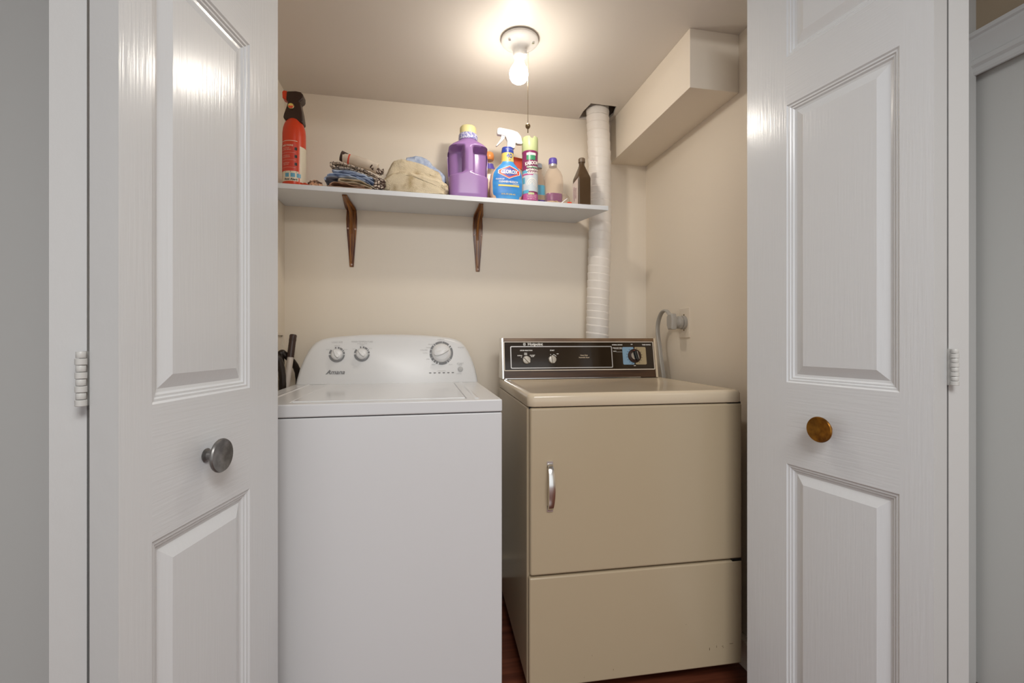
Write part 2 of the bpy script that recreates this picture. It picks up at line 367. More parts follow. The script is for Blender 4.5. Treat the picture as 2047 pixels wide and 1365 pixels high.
def bifold(name, near, far, near2, far2, flip, dz, knobat, kmat, lab, klab, hz):
    root = thing(name, lab, 'door', (near[0], near[1], 0), kind='structure'); del root['category']
    inv = Matrix.Translation((-near[0], -near[1], 0))
    for a, b in ((near, far), (near2, far2)):
        L = math.dist(a, b); bm = leaf_mesh(L, T, .060, .262, dz)
        d = Vector((b[0]-a[0], b[1]-a[1], 0)).normalized()
        fl_ = flip if a is near else -flip
        mw = Matrix(((d.x, -d.y*fl_, 0, a[0]), (d.y, d.x*fl_, 0, a[1]), (0, 0, 1, 0), (0, 0, 0, 1)))
        bmesh.ops.transform(bm, matrix=inv@mw, verts=bm.verts)
        link('leaf', bm, DM, root, angle=12, bevel=0)
        if a is near:
            n = (mw.to_3x3()@Vector((0, -1, 0))).normalized()
            bk = inv@mw@Vector((knobat[0], 0, knobat[1]))
            bm = bmesh.new()
            lathe(bm, [(.012, -.001), (.013, .002), (.0085, .005), (.0075, .016), (.010, .020), (.026, .0235), (.0305, .0265), (.031, .0295), (.0295, .032), (.024, .0305), (.012, .0275), (.003, .0262)], bk, 40, n)
            link('knob', bm, kmat, root)['label'] = klab
    # hinge knuckles between the two leaves
    hx = ((near[0]+near2[0])/2, (near[1]+near2[1])/2)
    d0 = Vector((near[1]-far[1], -(near[0]-far[0]), 0)).normalized()
    s = 1 if flip > 0 else -1
    p = Vector((near[0], near[1], 0)); mw = None
    return root, inv
def hinge(root, inv, x, y, z0, z1):
    bm = bmesh.new(); n = 8; h = (z1-z0)/n; c = inv@Vector((x, y, 0))
    for i in range(n):
        rr = .0068 if i % 2 == 0 else .0058
        lathe(bm, [(rr*.93, .0004), (rr, .001), (rr, h-.001), (rr*.93, h-.0004)], (c.x, c.y, z0+i*h), 14)
    box(bm, c.x-.002, c.x+.002, c.y, c.y+.03, z0, z1)
    link('hinge', bm, M['hinge'], root)
A, Bp = (-.432, .746), (-.347, 1.1745)
root, inv = bifold('door_1', A, Bp, (-.524, .756), (-.606, 1.175), 1, .009, (.184, .871), M['pewter_knob'],
    'white panelled bifold door folded open on the left with a pewter knob', 'round dished pewter grey knob', 0)
hinge(root, inv, -.4795, .7475, .988, 1.066)
A2, B2 = (.994, .733), (.920, 1.174)
root, inv = bifold('door_2', A2, B2, (1.081, .733), (1.152, 1.172), -1, 0, (.213, .868), M['bronze_knob'],
    'white panelled bifold door folded open on the right with a worn brass knob', 'round dished worn brass knob', 0)
hinge(root, inv, 1.0385, .728, .992, 1.065)

# ------------------------------------------------------------------ ceiling bulb
LB = (.324, 1.559)
t = thing('ceiling_lampholder', 'white porcelain pull chain lampholder on the closet ceiling', 'light fixture', (LB[0], LB[1], ZC))
bm = bmesh.new()
lathe(bm, [(.060, -.0005), (.065, -.004), (.065, -.010), (.061, -.014), (.050, -.018), (.034, -.026), (.0260, -.034), (.0240, -.044), (.0228, -.061), (.0212, -.063), (.0180, -.062), (.0178, -.052)][::-1], n=48)
link('base', bm, M['porcelain'], t)
for sx, sy in ((-.040, -.022), (.043, -.020)):
    bm = bmesh.new(); lathe(bm, [(.0055, .004), (.006, .0), (.0045, -.004)], (sx, sy, -.0185), 14); box(bm, sx-.0045, sx+.0045, sy-.0006, sy+.0006, -.0232, -.0215)
    link('screw', bm, M['chrome'], t)
bm = bmesh.new()
x, y = .024, -.022
bm2 = bmesh.new(); lathe(bm2, [(.003, 0), (.0035, -.004), (.0035, -.016), (.002, -.018)], (x-.006, y+.006, -.044), 10)
link('chain_guide', bm2, M['porcelain'], t)
k = 0; z = -.060
while z > -.300:
    bmesh.ops.create_icosphere(bm, subdivisions=1, radius=.0016, matrix=Matrix.Translation((x, y, z))); z -= .0044
tube(bm, [(x, y, -.055), (x, y, -.305)], .0004, 5, 1)
ch = link('pull_chain', bm, M['brass'], t)
bm = bmesh.new(); lathe(bm, [(.001, .0105), (.004, .0085), (.0082, .004), (.009, 0), (.0078, -.0048), (.004, -.009), (.0018, -.010), (.0016, -.019), (.0022, -.021), (.0012, -.0235)][::-1], (x, y, -.312), 20)
link('chain_ball', bm, M['brass'], ch)
bm = bmesh.new()
prof = [(.0125, .002), (.0130, -.012), (.0150, -.026), (.0190, -.042), (.0262, -.056), (.0315, -.068), (.0330, -.080), (.0312, -.094), (.0255, -.105), (.0160, -.1125), (.0070, -.116), (.001, -.1168)]
prof = [(r_, z*.91) for r_, z in prof]
lathe(bm, prof[::-1], n=36)
for f in bm.faces: f.material_index = 1 if f.calc_center_median().z > -.070 else 0      # the collar half of the globe glows less
bu = link('light_bulb', bm, [M['bulb'], M['bulb_collar']]); bu.location = (LB[0], LB[1], ZC-.050); bu.rotation_euler = (0, R(3.0), R(10))
tag(bu, 'glowing white light bulb in the ceiling lampholder', 'light bulb')

# ------------------------------------------------------------------ duct
dp = [(.781, 2.0, .06), (.780, 2.0, .6), (.781, 2.0, 1.0), (.786, 2.0, 1.27), (.792, 2.0, 1.457), (.797, 2.0, 1.667), (.793, 1.998, 1.898), (.783, 1.995, 2.10), (.779, 1.992, 2.24)]
P = smoothpath(dp, 220); bm = bmesh.new(); ln = 0; rs = []
pts = [P[0]]
for p in P[1:]:
    if (p-pts[-1]).length >= .0020: pts.append(p)
n = 40
for i, p in enumerate(pts):
    t_ = (pts[min(i+1, len(pts)-1)]-pts[max(0, i-1)]).normalized(); u = Vector((1, 0, 0)); u = (u-t_*u.dot(t_)).normalized(); v = t_.cross(u)
    r_ = []
    for j in range(n):
        a = 2*math.pi*j/n; ph = ((i*.0020)/.029+j/n*1.0) % 1
        rr = .0505+.0030*ph**1.5 if ph < .88 else .0505+.0030*.8255*(1-ph)/.12
        if ph > .90: rr -= .0016
        rr *= 1+.010*nz(p, 9)
        r_.append(p+u*rr*math.cos(a)+v*rr*math.sin(a))
    rs.append(r_)
rings(bm, rs)
tag(link('exhaust_duct', bm, M['duct'], angle=60), 'ribbed white vinyl exhaust duct rising behind the dryer to the ceiling', 'duct')

# ------------------------------------------------------------------ shelf
def sz(x): return 1.6675-.009*x
bm = bmesh.new(); th = .019
a = [(XL+.001, 1.832), (.770, 1.838), (.700, YB-.001), (XL+.001, YB-.001)]
vb = [bm.verts.new((x, y, sz(x)-th)) for x, y in a]; vt = [bm.verts.new((x, y, sz(x))) for x, y in a]
bm.faces.new(vb[::-1]); bm.faces.new(vt)
for i in range(4): bm.faces.new([vb[i], vb[(i+1) % 4], vt[(i+1) % 4], vt[i]])
tag(link('wall_shelf', bm, M['shelf'], bevel=.0015), 'white wall shelf above the washer holding bottles and cloths', 'shelf')
def bracket(cx, cx2, lab):
    zt = sz(cx)-th-.0008
    t = thing('shelf_bracket', lab, 'bracket', (cx, YB, zt), group='brown shelf brackets')
    bm = bmesh.new()
    # wall arm outline in x,z
    o = [(-.020, 0), (-.0225, -.04), (-.0215, -.075), (-.017, -.13), (-.0125, -.19), (-.0085, -.247), (.0085, -.247), (.0125, -.19), (.017, -.13), (.0215, -.075), (.0225, -.04), (.020, 0)]
    prism(bm, o, -.0065, -.001)
    prism(bm, [(-.008, -.012), (-.0075, -.2), (-.004, -.228), (.004, -.228), (.0075, -.2), (.008, -.012)], -.0105, -.006)
    link('wall_arm', bm, M['bracket'], t, bevel=.0015)
    bm = bmesh.new(); dx = cx2-cx
    o = [(-.020, 0), (.020, 0), (.0215+dx*.15, -.05), (.009+dx, -.212), (-.009+dx, -.212), (-.0215+dx*.15, -.05)]
    rings(bm, [[(x, y, -.0055) for x, y in o], [(x, y, 0) for x, y in o]])
    # rounded gusset between the arms
    g = [(0, -.001), (-.12, -.0055), (-.08, -.011), (-.045, -.026), (-.022, -.055), (-.010, -.11), (-.006, -.16), (-.006, -.005)]
    rings(bm, [[(-.0055+dx*.2, y, z) for y, z in g], [(.0055+dx*.2, y, z) for y, z in g]])
    link('shelf_arm', bm, M['bracket'], t, bevel=.0015)
    for px_, pz_ in ((-.015, -.082), (.015, -.084), (0, -.238)):
        bm = bmesh.new(); lathe(bm, [(.0042, 0), (.0038, .0018), (.002, .003)], (px_, -.0065, pz_), 14, (0, -1, 0)); link('screw', bm, M['rivet'], t)
bracket(-.314, -.309, 'walnut brown shelf bracket under the folded cloths, on the left')
bracket(.234, .224, 'walnut brown shelf bracket under the purple jug and spray bottle')

# ------------------------------------------------------------------ washer
W = thing('washing_machine', 'white top loading washing machine with a curved control console', 'washing machine', (-.489, 1.282, 0), R(.6))
WW = .706; D = .675
bm = bmesh.new(); box(bm, 0, WW, .004, D, .02, .8765)
link('cabinet', bm, M['white_enamel'], W, bevel=.004)
link('seam', B(.004, WW-.004, .008, D-.01, .872, .879), M['dark_gap'], W, smooth=False)
# deck with a shallow sunk lid bay
bm = bmesh.new()
lx0, lx1, ly0, ly1 = .128, .608, .045, .565
xs = [0, lx0, lx1, WW]; ys = [0, ly0, ly1, D]
def gv(i, j, z): return (xs[i], ys[j], z)
G = {}
for i in range(4):
    for j in range(4):
        G[i, j] = bm.verts.new((xs[i], ys[j], .914))
for i in range(3):
    for j in range(3):
        if (i, j) != (1, 1): bm.faces.new([G[i, j], G[i+1, j], G[i+1, j+1], G[i, j+1]])
bv = [bm.verts.new((x, y, .906)) for x, y in ((lx0, ly0), (lx1, ly0), (lx1, ly1), (lx0, ly1))]
gi = [G[1, 1], G[2, 1], G[2, 2], G[1, 2]]
for i in range(4): bm.faces.new([gi[i], gi[(i+1) % 4], bv[(i+1) % 4], bv[i]])
bm.faces.new(bv)
per = [(0,0),(1,0),(2,0),(3,0),(3,1),(3,2),(3,3),(2,3),(1,3),(0,3),(0,2),(0,1)]
lo = [bm.verts.new((xs[i], ys[j], .879)) for i, j in per]
for k in range(12): bm.faces.new([G[per[k]], lo[k], lo[(k+1) % 12], G[per[(k+1) % 12]]])
bm.faces.new(lo)
link('deck', bm, M['white_enamel'], W, bevel=.007, seg=4)
link('lid', B(lx0+.003, lx1-.003, ly0+.003, ly1-.003, .905, .9165), M['lid_white'], W, bevel=.003)
for x in (.045, .628):
    bm = bmesh.new(); prism(bm, [(x, .913), (x+.006, .9165), (x+.012, .9165), (x+.018, .913)], .035, .57)
    link('deck_ridge', bm, M['lid_white'], W)
# console: outline in x,z with leaning face
cx = .357
half = [(.352, .9145), (.349, .935), (.340, .975), (.327, 1.012), (.313, 1.042), (.300, 1.062), (.285, 1.077), (.265, 1.088), (.235, 1.0955), (.19, 1.101), (.12, 1.1065), (.05, 1.1085), (0, 1.109)]
outl = [(cx+x, z) for x, z in half]+[(cx-x, z) for x, z in half[-2::-1]]
yf = lambda z: .583+(z-.9145)*.20
bm = bmesh.new()
def ring_at(ins, dy, back=False):
    r_ = []
    for x, z in outl:
        sx_ = 1-ins/.36; zz = .9145+(z-.9145)*(1-ins/.195)
        r_.append((cx+(x-cx)*sx_, (D-.003 if back else yf(zz)+dy), zz))
    return r_
rings(bm, [ring_at(.014, -.004), ring_at(.006, -.001), ring_at(.002, .006), ring_at(0, .016), ring_at(0, 0, True)])
con = link('console', bm, M['console_white'], W, angle=50)
YF = lambda z: yf(z)-.0055
def on(x, z, s=0): return lambda u, v: (x+u, YF(z+v)-.0006-s, z+v)
bm = bmesh.new()
def segs(cx_, cz_, r0, r1, gaps):
    for a0, a1 in gaps:
        n = max(2, int((a1-a0)/6)); i_ = [R(a0+(a1-a0)*k/n) for k in range(n+1)]
        o_ = [bm.verts.new((cx_+r1*math.cos(a), YF(cz_+r1*math.sin(a))-.0008, cz_+r1*math.sin(a))) for a in i_]
        p_ = [bm.verts.new((cx_+r0*math.cos(a), YF(cz_+r0*math.sin(a))-.0008, cz_+r0*math.sin(a))) for a in i_]
        for k in range(n): bm.faces.new([o_[k], o_[k+1], p_[k+1], p_[k]])
K1, K2, K3 = (.1535, 1.029), (.2475, 1.031), (.5595, 1.033)
def pr_(nm, m_=None, lab=None):
    global bm
    o = link(nm, bm, m_ or M['ring_grey'], con, smooth=False, recalc=False)
    if lab: o['label'] = lab
    bm = bmesh.new()
for kx, kz in (K1, K2):
    segs(kx, kz, .0235, .0300, [(-176, -4), (4, 22), (28, 36), (42, 66), (70, 84), (96, 106), (140, 172)]); pr_('dial_ring')
segs(K3[0], K3[1], .0400, .0475, [(-34, 28), (33, 40), (48, 84), (86, 122), (126, 132), (138, 158), (162, 178), (183, 205), (208, 222), (226, 236), (240, 250), (256, 300), (304, 314), (318, 322)]); pr_('dial_ring')
for i in range(6): 
    x0 = .514+i*.0182; v = [bm.verts.new((x0+a_, YF(.953)-.0008, .953+b_)) for a_, b_ in ((-.0045, -.0016), (.0045, -.0016), (.0045, .0016), (-.0045, .0016))]; bm.faces.new(v); pr_('status_mark')
text(bm, 'Amana', .0235, on(.150, .960), shear=.35, bold=.0004, sx=1.05)
v = [bm.verts.new((x, YF(z)-.0008, z)) for x, z in ((.116, .9545), (.121, .9545), (.136, .966), (.131, .966))]; bm.faces.new(v)
pr_('brand_lettering')
for grp in (((.1535, 1.077, 'LOAD SIZE', .0085), (.121, 1.048, 'SMALL', .0055), (.1535, 1.0635, 'MEDIUM', .0055), (.184, 1.048, 'LARGE', .0055)),
    ((.2475, 1.079, 'WASH TEMPERATURE', .0085), (.2475, 1.071, 'All Rinses Cold', .006), (.217, 1.05, 'HOT', .0055), (.2475, 1.0655, 'WARM', .0055), (.279, 1.052, 'COLD', .0055)),
    ((.5595, 1.0885, 'NORMAL', .0068), (.489, 1.045, 'COLORS', .0075), (.640, 1.055, 'WHITES', .0075), (.494, 1.033, 'NORMAL', .005), (.505, 1.008, 'RINSE', .005), (.519, 1.068, 'DELICATE', .0055), (.507, 1.055, 'CASUAL', .0055), (.528, .986, 'HEAVY', .0055), (.597, .986, 'BULKY', .0055)),
    ((.636, .989, 'START', .0095), (.636, .983, 'PAUSE', .005), (.630, .948, 'CANCEL', .0055), (.560, .9605, 'CYCLE STATUS', .0048))):
    for x, z, s_, h_ in grp: text(bm, s_, h_, on(x, z))
    pr_('lettering', M['pale_print'], 'pale grey lettering')
def wknob(kx, kz, r, h, ang, wid):
    nrm = Vector((0, -1, .2)).normalized(); c = Vector((kx, YF(kz)-.0005, kz)); bm = bmesh.new()
    lathe(bm, [(r*1.06, 0), (r*1.06, h*.25), (r*.98, h*.4), (r*.80, h*.62), (r*.74, h*.65)], c, 36, nrm)
    # grip bar
    q = Vector((0, 0, 1)).rotation_difference(nrm)
    o = [(math.cos(a)*r*.86, math.sin(a)*wid*(1-.35*math.cos(a))) for a in [2*math.pi*i/20 for i in range(20)]]
    rot = Matrix.Rotation(R(ang), 3, 'Z'); e_ = []
    for z, sc in ((h*.5, 1), (h*.95, .97), (h, .85)):
        e_.append([c+q@(rot@Vector((x*sc, y*sc, z))) for x, y in o])
    rings(bm, e_); link('knob', bm, M['knob_white'], W, angle=40)
wknob(*K1, .0205, .024, 120, .006); wknob(*K2, .0205, .024, 135, .006); wknob(*K3, .0365, .028, 18, .010)
bm = bmesh.new(); lathe(bm, [(.0105, 0), (.0105, .002), (.009, .003)], (.636, YF(.967), .967), 24, (0, -1, .2)); link('start_button', bm, M['pale_print'], W)
for x, y in ((.05, .06), (.65, .06), (.05, .6), (.65, .6)):
    bm = bmesh.new(); lathe(bm, [(.02, 0), (.02, .012), (.01, .03)], (x, y, 0), 16); link('foot', bm, M['black'], W)

# ------------------------------------------------------------------ dryer
Dr = thing('clothes_dryer', 'almond front loading clothes dryer with a dark wood grain console', 'clothes dryer', (.296, 1.302, 0), R(-1.3))
DW = .694; DD = .634
link('cabinet', B(0, DW, .022, DD, .056, .8845), M['almond'], Dr, bevel=.006)
link('seam', B(.006, DW-.003, .012, DD-.01, .880, .892), M['dark_gap'], Dr, smooth=False)
# top with raised rolled rim
bm = bmesh.new()
def rr(x0, x1, y0, y1, z, r=.022): return [(x, y, z) for x, y in rrect(x0, x1, y0, y1, r, 6)]
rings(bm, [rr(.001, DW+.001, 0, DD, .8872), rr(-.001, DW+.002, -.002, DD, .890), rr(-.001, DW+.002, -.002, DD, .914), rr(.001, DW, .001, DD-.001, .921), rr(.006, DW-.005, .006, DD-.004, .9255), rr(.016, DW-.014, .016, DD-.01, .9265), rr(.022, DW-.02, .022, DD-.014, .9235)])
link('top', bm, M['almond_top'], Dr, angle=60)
link('door', B(.006, DW-.001, -.002, .024, .391, .884), M['almond'], Dr, bevel=.007, seg=4)
link('lower_panel', B(.003, DW, -.001, .024, .057, .385), M['almond'], Dr, bevel=.006, seg=4)
for x, z, w_, h_ in ((.58, .115, .0012, .008), (.604, .12, .0008, .007), (.625, .119, .004, .0012), (.627, .115, .003, .001), (.655, .124, .013, .0009), (.195, .138, .0015, .001), (.17, .075, .001, .001), (.262, .088, .001, .004), (.5, .20, .001, .001)):
    link('scratch', B(x-w_/2, x+w_/2, -.0014, -.0008, z-h_/2, z+h_/2), M['brown_wood'], Dr, smooth=False)
link('hinge', B(DW-.035, DW-.004, -.001, .01, .384, .3915), M['black'], Dr)
link('hinge', B(DW-.05, DW-.004, .002, .01, .8815, .8885), M['black'], Dr)
# door pull
bm = bmesh.new(); HX = .064
P = []
for i in range(19):
    t_ = i/18; z = .583+.138*t_; P.append((z, .006+.026*math.sin(math.pi*t_)**.55 if 0 < t_ < 1 else .004))
rs = []
for i, (z, o_) in enumerate(P):
    t_ = i/18; w_ = .0075+.0028*math.sin(math.pi*t_)
    rs.append([(HX-w_, -o_+.0035, z), (HX-w_*.9, -o_-.0025, z), (HX, -o_-.004, z), (HX+w_*.9, -o_-.0025, z), (HX+w_, -o_+.0035, z), (HX, -o_+.0045, z)])
rings(bm, rs)
for z in (.583, .713): box(bm, HX-.009, HX+.009, -.006, .0, z-.004, z+.014)
link('door_pull', bm, M['chrome'], Dr, angle=40)
# console, leaning front face
Y0 = .530; sl = .17
fy = lambda z: Y0+(z-.926)*sl
def slab(bm, pts, d0, d1):     # polygon in x,z laid on the leaning face from depth d0 out to d1
    rings(bm, [[(x, fy(z)+d0, z) for x, z in pts], [(x, fy(z)-d1, z) for x, z in pts]])
CX0, CX1 = 0.002, .676
def side(x): return [(x, fy(.926), .926), (x, fy(1.0935), 1.0935), (x, .612, 1.0935), (x, .622, .926)]
bm = bmesh.new(); rings(bm, [side(CX0+.004), side(CX1-.004)])
con = link('console', bm, M['brown_wood'], Dr, bevel=.001)
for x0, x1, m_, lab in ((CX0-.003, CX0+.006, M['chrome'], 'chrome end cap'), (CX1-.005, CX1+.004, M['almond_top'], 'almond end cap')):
    bm = bmesh.new()
    s_ = [(fy(.926)-.005, .9265), (fy(1.0945)-.005, 1.0945), (.617, 1.0945), (.627, .9265)]
    rings(bm, [[(x0, y, z) for y, z in s_], [(x1, y, z) for y, z in s_]]); link('end_cap', bm, m_, con, bevel=.0015)['label'] = lab
bm = bmesh.new(); slab(bm, [(CX0+.006, 1.081), (CX1-.005, 1.081), (CX1-.005, 1.0938), (CX0+.006, 1.0938)], 0, .0025); link('top_strip', bm, M['wood_top'], con)
bm = bmesh.new(); slab(bm, [(CX0+.01, .9265), (.60, .9265), (.60, .929), (CX0+.01, .929)], 0, .002); link('lower_strip', bm, M['chrome'], con)
bm = bmesh.new(); slab(bm, rrect(.0115, .6655, .962, 1.0765, .002, 2), 0, .0012); link('glass_panel', bm, M['black_glass'], con, smooth=False)
def sframe(outer, inner, d, m_, nm, off=0):
    bm = bmesh.new(); n = len(outer)
    f0 = [bm.verts.new((x, fy(z)-d, z)) for x, z in outer]; f1 = [bm.verts.new((x, fy(z)-d, z)) for x, z in inner]
    b0 = [bm.verts.new((x, fy(z)-off, z)) for x, z in outer]; b1 = [bm.verts.new((x, fy(z)-off, z)) for x, z in inner]
    for i in range(n):
        j = (i+1) % n
        for q in ((f0[i], f0[j], f1[j], f1[i]), (f0[i], b0[i], b0[j], f0[j]), (f1[i], f1[j], b1[j], b1[i])): bm.faces.new(q)
    return link(nm, bm, m_, con, smooth=False)
sframe(rrect(.0085, .6685, .959, 1.0795, .003, 3), rrect(.0115, .6655, .9625, 1.0765, .001, 3), .003, M['cream_line'], 'cream_frame')
sframe(rrect(.036, .478, .9685, 1.0605, .005), rrect(.0395, .4745, .972, 1.057, .003), .0018, M['silver_line'], 'silver_frame', .001)
def dn(x, z, d=.0016): return lambda u, v: (x+u, fy(z+v)-d, z+v)
bm = bmesh.new()
def fin(m_='white_text'): pr_('lettering', M[m_], None if m_ == 'white_text' else 'tan lettering')
text(bm, 'Hotpoint', .0150, dn(.142, 1.0685), bold=.0006, sx=1.15)
bm.faces.new([bm.verts.new((x, fy(z)-.0016, z)) for x, z in rrect(.091, .101, 1.0635, 1.0735, .0015, 2)]); fin()
text(bm, 'DRYER SELECTION', .0062, dn(.103, 1.0425), bold=.0003)
for s_, x, z in (('NORMAL', .0755, 1.0215), ('PERM', .1, 1.031), ('PRESS', .1, 1.0255), ('NO HEAT', .1285, 1.0225), ('FLUFF', .1285, 1.0175)): text(bm, s_, .005, dn(x, z), bold=.0003)
bm.faces.new([bm.verts.new((.0815+.002*math.cos(a), fy(1.0155)-.0017, 1.0155+.002*math.sin(a))) for a in [i*math.pi/4 for i in range(8)]]); fin()
text(bm, 'START', .0064, dn(.214, 1.0425), bold=.0003); text(bm, 'ON', .005, dn(.2365, 1.028), bold=.0003)
bm.faces.new([bm.verts.new((.2065+.002*math.cos(a), fy(1.0255)-.0017, 1.0255+.002*math.sin(a))) for a in [i*math.pi/4 for i in range(8)]])
for i in range(8):        # curved start mark
    a0, a1 = R(80-i*5), R(75-i*5); bm.faces.new([bm.verts.new((.212+r_*math.cos(a), fy(1.003)-.0016, 1.003+r_*math.sin(a))) for a, r_ in ((a0, .022), (a1, .022), (a1, .0245), (a0, .0245))])
fin()
text(bm, 'NORMAL DRYING', .0058, dn(.503, 1.0655), bold=.0003); text(bm, 'PERMANENT PRESS', .005, dn(.503, 1.052), bold=.0002); text(bm, 'KNITS', .005, dn(.490, 1.038), bold=.0002)
for x0, x1, z0, z1 in ((.488, .524, 1.0475, 1.0483), (.496, .524, 1.035, 1.0358)):
    bm.faces.new([bm.verts.new((x, fy(z)-.0016, z)) for x, z in ((x0, z0), (x1, z0), (x1, z1), (x0, z1))])
fin()
text(bm, 'TIMED DRYING', .0058, dn(.637, 1.0655), bold=.0003); fin()
text(bm, 'OFF', .005, dn(.569, 1.067), bold=.0002); fin()
text(bm, 'OFF', .005, dn(.577, .976), bold=.0002); fin()
text(bm, 'Heavy Duty', .0068, dn(.352, 1.0215), bold=.0002); text(bm, 'Automatic Dryer', .0068, dn(.352, 1.0125), bold=.0002); fin('tan_text')
text(bm, 'H', .008, dn(.096, 1.0685, .002), bold=.0003); pr_('emblem_mark', M['black'])
for (x, z, ang) in ((.102, 1.003, 135), (.212, 1.004, 100)):
    bm = bmesh.new(); nrm = Vector((0, -1, sl)).normalized(); c = Vector((x, fy(z)-.001, z)); q = Vector((0, 0, 1)).rotation_difference(nrm)
    lathe(bm, [(.0165, 0), (.0165, .004), (.0155, .012), (.0135, .0125)], c, 30, nrm)
    rot = Matrix.Rotation(R(ang), 3, 'Z')
    o = [(-.0165, -.0035), (.0165, -.0035), (.0165, .0035), (-.0165, .0035)]
    rings(bm, [[c+q@(rot@Vector((a_, b_, h_))) for a_, b_ in o] for h_ in (.004, .020)])
    link('knob', bm, M['silver_knob'], con, bevel=.0008)
bm = bmesh.new(); TX, TZ = .578, 1.018
slab(bm, rrect(.525, TX-.002, .981, 1.056, .005), 0, .0022); link('dial_plate', bm, M['dial_blue'], con)['label'] = 'pale blue half of the timer plate'
bm = bmesh.new(); slab(bm, rrect(TX+.003, .632, .981, 1.056, .005), 0, .0022); link('dial_plate', bm, M['dial_tan'], con)['label'] = 'tan half of the timer plate'
bm = bmesh.new(); nrm = Vector((0, -1, sl)).normalized(); c = Vector((TX, fy(TZ)-.002, TZ)); q = Vector((0, 0, 1)).rotation_difference(nrm)
lathe(bm, [(.0300, 0), (.0300, .004), (.0270, .008), (.020, .009)], c, 40, nrm); dl = link('timer_dial', bm, M['brown_black'], con)
bm = bmesh.new(); rot = Matrix.Rotation(R(-78), 3, 'Z')
rings(bm, [[c+q@(rot@Vector((a_, b_, h_))) for a_, b_ in [(-.021, -.004), (.021, -.004), (.021, .004), (-.021, .004)]] for h_ in (.006, .026)]); link('grip', bm, M['black'], dl, bevel=.001)
bm = bmesh.new(); rings(bm, [[c+q@(rot@Vector((a_, b_, h_))) for a_, b_ in [(-.0165, .0068), (.0165, .0068), (.0165, .0095), (-.0165, .0095)]] for h_ in (.006, .022)])
half_ = [(-.015+.0, -.0065)]+[(.016*math.cos(a), -.0065-.0125*math.sin(a)) for a in [math.pi-i*math.pi/12 for i in range(13)]]
rings(bm, [[c+q@(rot@Vector((a_, b_, h_))) for a_, b_ in half_[1:]] for h_ in (.006, .014)]); link('grip', bm, M['chrome'], dl, bevel=.0005)['label'] = 'chrome side of the timer grip'
bm = bmesh.new(); rings(bm, [[c+q@Vector((a_, b_, h_)) for a_, b_ in [(-.006, .014), (-.002, .014), (-.003, .024), (-.0045, .024)]] for h_ in (.007, .010)]); link('pointer', bm, M['label_red'], dl)
bm = bmesh.new()
for k in range(18):
    if k in (4, 5, 13, 14): continue
    a = R(k*20+8); bm.faces.new([bm.verts.new((TX+r_*math.cos(b_), fy(TZ+r_*math.sin(b_))-.0026, TZ+r_*math.sin(b_))) for b_, r_ in ((a-.04, .033), (a+.04, .033), (a+.04, .036), (a-.04, .036))])
link('dial_mark', bm, M['black'], con, smooth=False)
for x, y in ((.06, .12), (.63, .12), (.06, .58), (.63, .58)):
    bm = bmesh.new(); lathe(bm, [(.022, 0), (.022, .010), (.010, .014), (.010, .06)], (x, y, 0), 16); link('foot', bm, M['black'], Dr)

# ------------------------------------------------------------------ outlet, plug and cord on the right wall
t = thing('wall_outlet', 'almond wall outlet with a large round grey socket, right of the dryer', 'outlet', (XR, 1.727, 1.157))
bm = bmesh.new(); pl = [( y, z) for y, z in rrect(-.037, .037, -.0615, .0615, .003, 3)]
rings(bm, [[(0, y, z) for y, z in pl], [(-.004, y, z) for y, z in pl], [(-.0055, y*.97, z*.985) for y, z in pl]]); link('cover_plate', bm, M['plate'], t)
bm = bmesh.new(); lathe(bm, [(.0285, 0), (.0285, .012), (.026, .014)], (-.005, 0, .002), 32, (-1, 0, 0)); link('socket', bm, M['cord'], t)
for z in (.034, -.030):
    bm = bmesh.new(); lathe(bm, [(.003, 0), (.0028, .0015)], (-.0055, 0, z), 12, (-1, 0, 0)); link('screw', bm, M['brass'], t)
t = thing('power_cord', 'grey flat power cord and right angle plug looping behind the dryer', 'power cord', (XR-.02, 1.727, 1.157))
bm = bmesh.new(); lathe(bm, [(.0265, .0005), (.0265, .014), (.021, .018), (.020, .032), (.012, .034)], (0, 0, .002), 32, (-1, 0, 0))
o = [(-.020, -.026), (.012, -.026), (.020, -.010), (.020, .026), (.010, .036), (-.014, .036), (-.022, .020)]
rings(bm, [[(-.030, y, z) for y, z in o], [(-.034, y*1.08, z*1.05) for y, z in o], [(-.050, y*1.08, z*1.05) for y, z in o], [(-.054, y*.9, z*.93) for y, z in o]])
link('plug', bm, M['cord'], t, bevel=.002)
cpts = [(-.042, .006, .028), (-.042, .040, .052), (-.040, .082, .048), (-.036, .118, .012), (-.034, .128, -.035), (-.034, .112, -.10), (-.034, .095, -.17), (-.026, .092, -.235), (-.023, .105, -.31), (-.023, .11, -.42)]
for dx in (-.0060, 0, .0060):
    bm = bmesh.new(); tube(bm, [(x+dx, y+dx*.6, z) for x, y, z in cpts], .0052, 10, 10); link('conductor', bm, M['cord'], t)

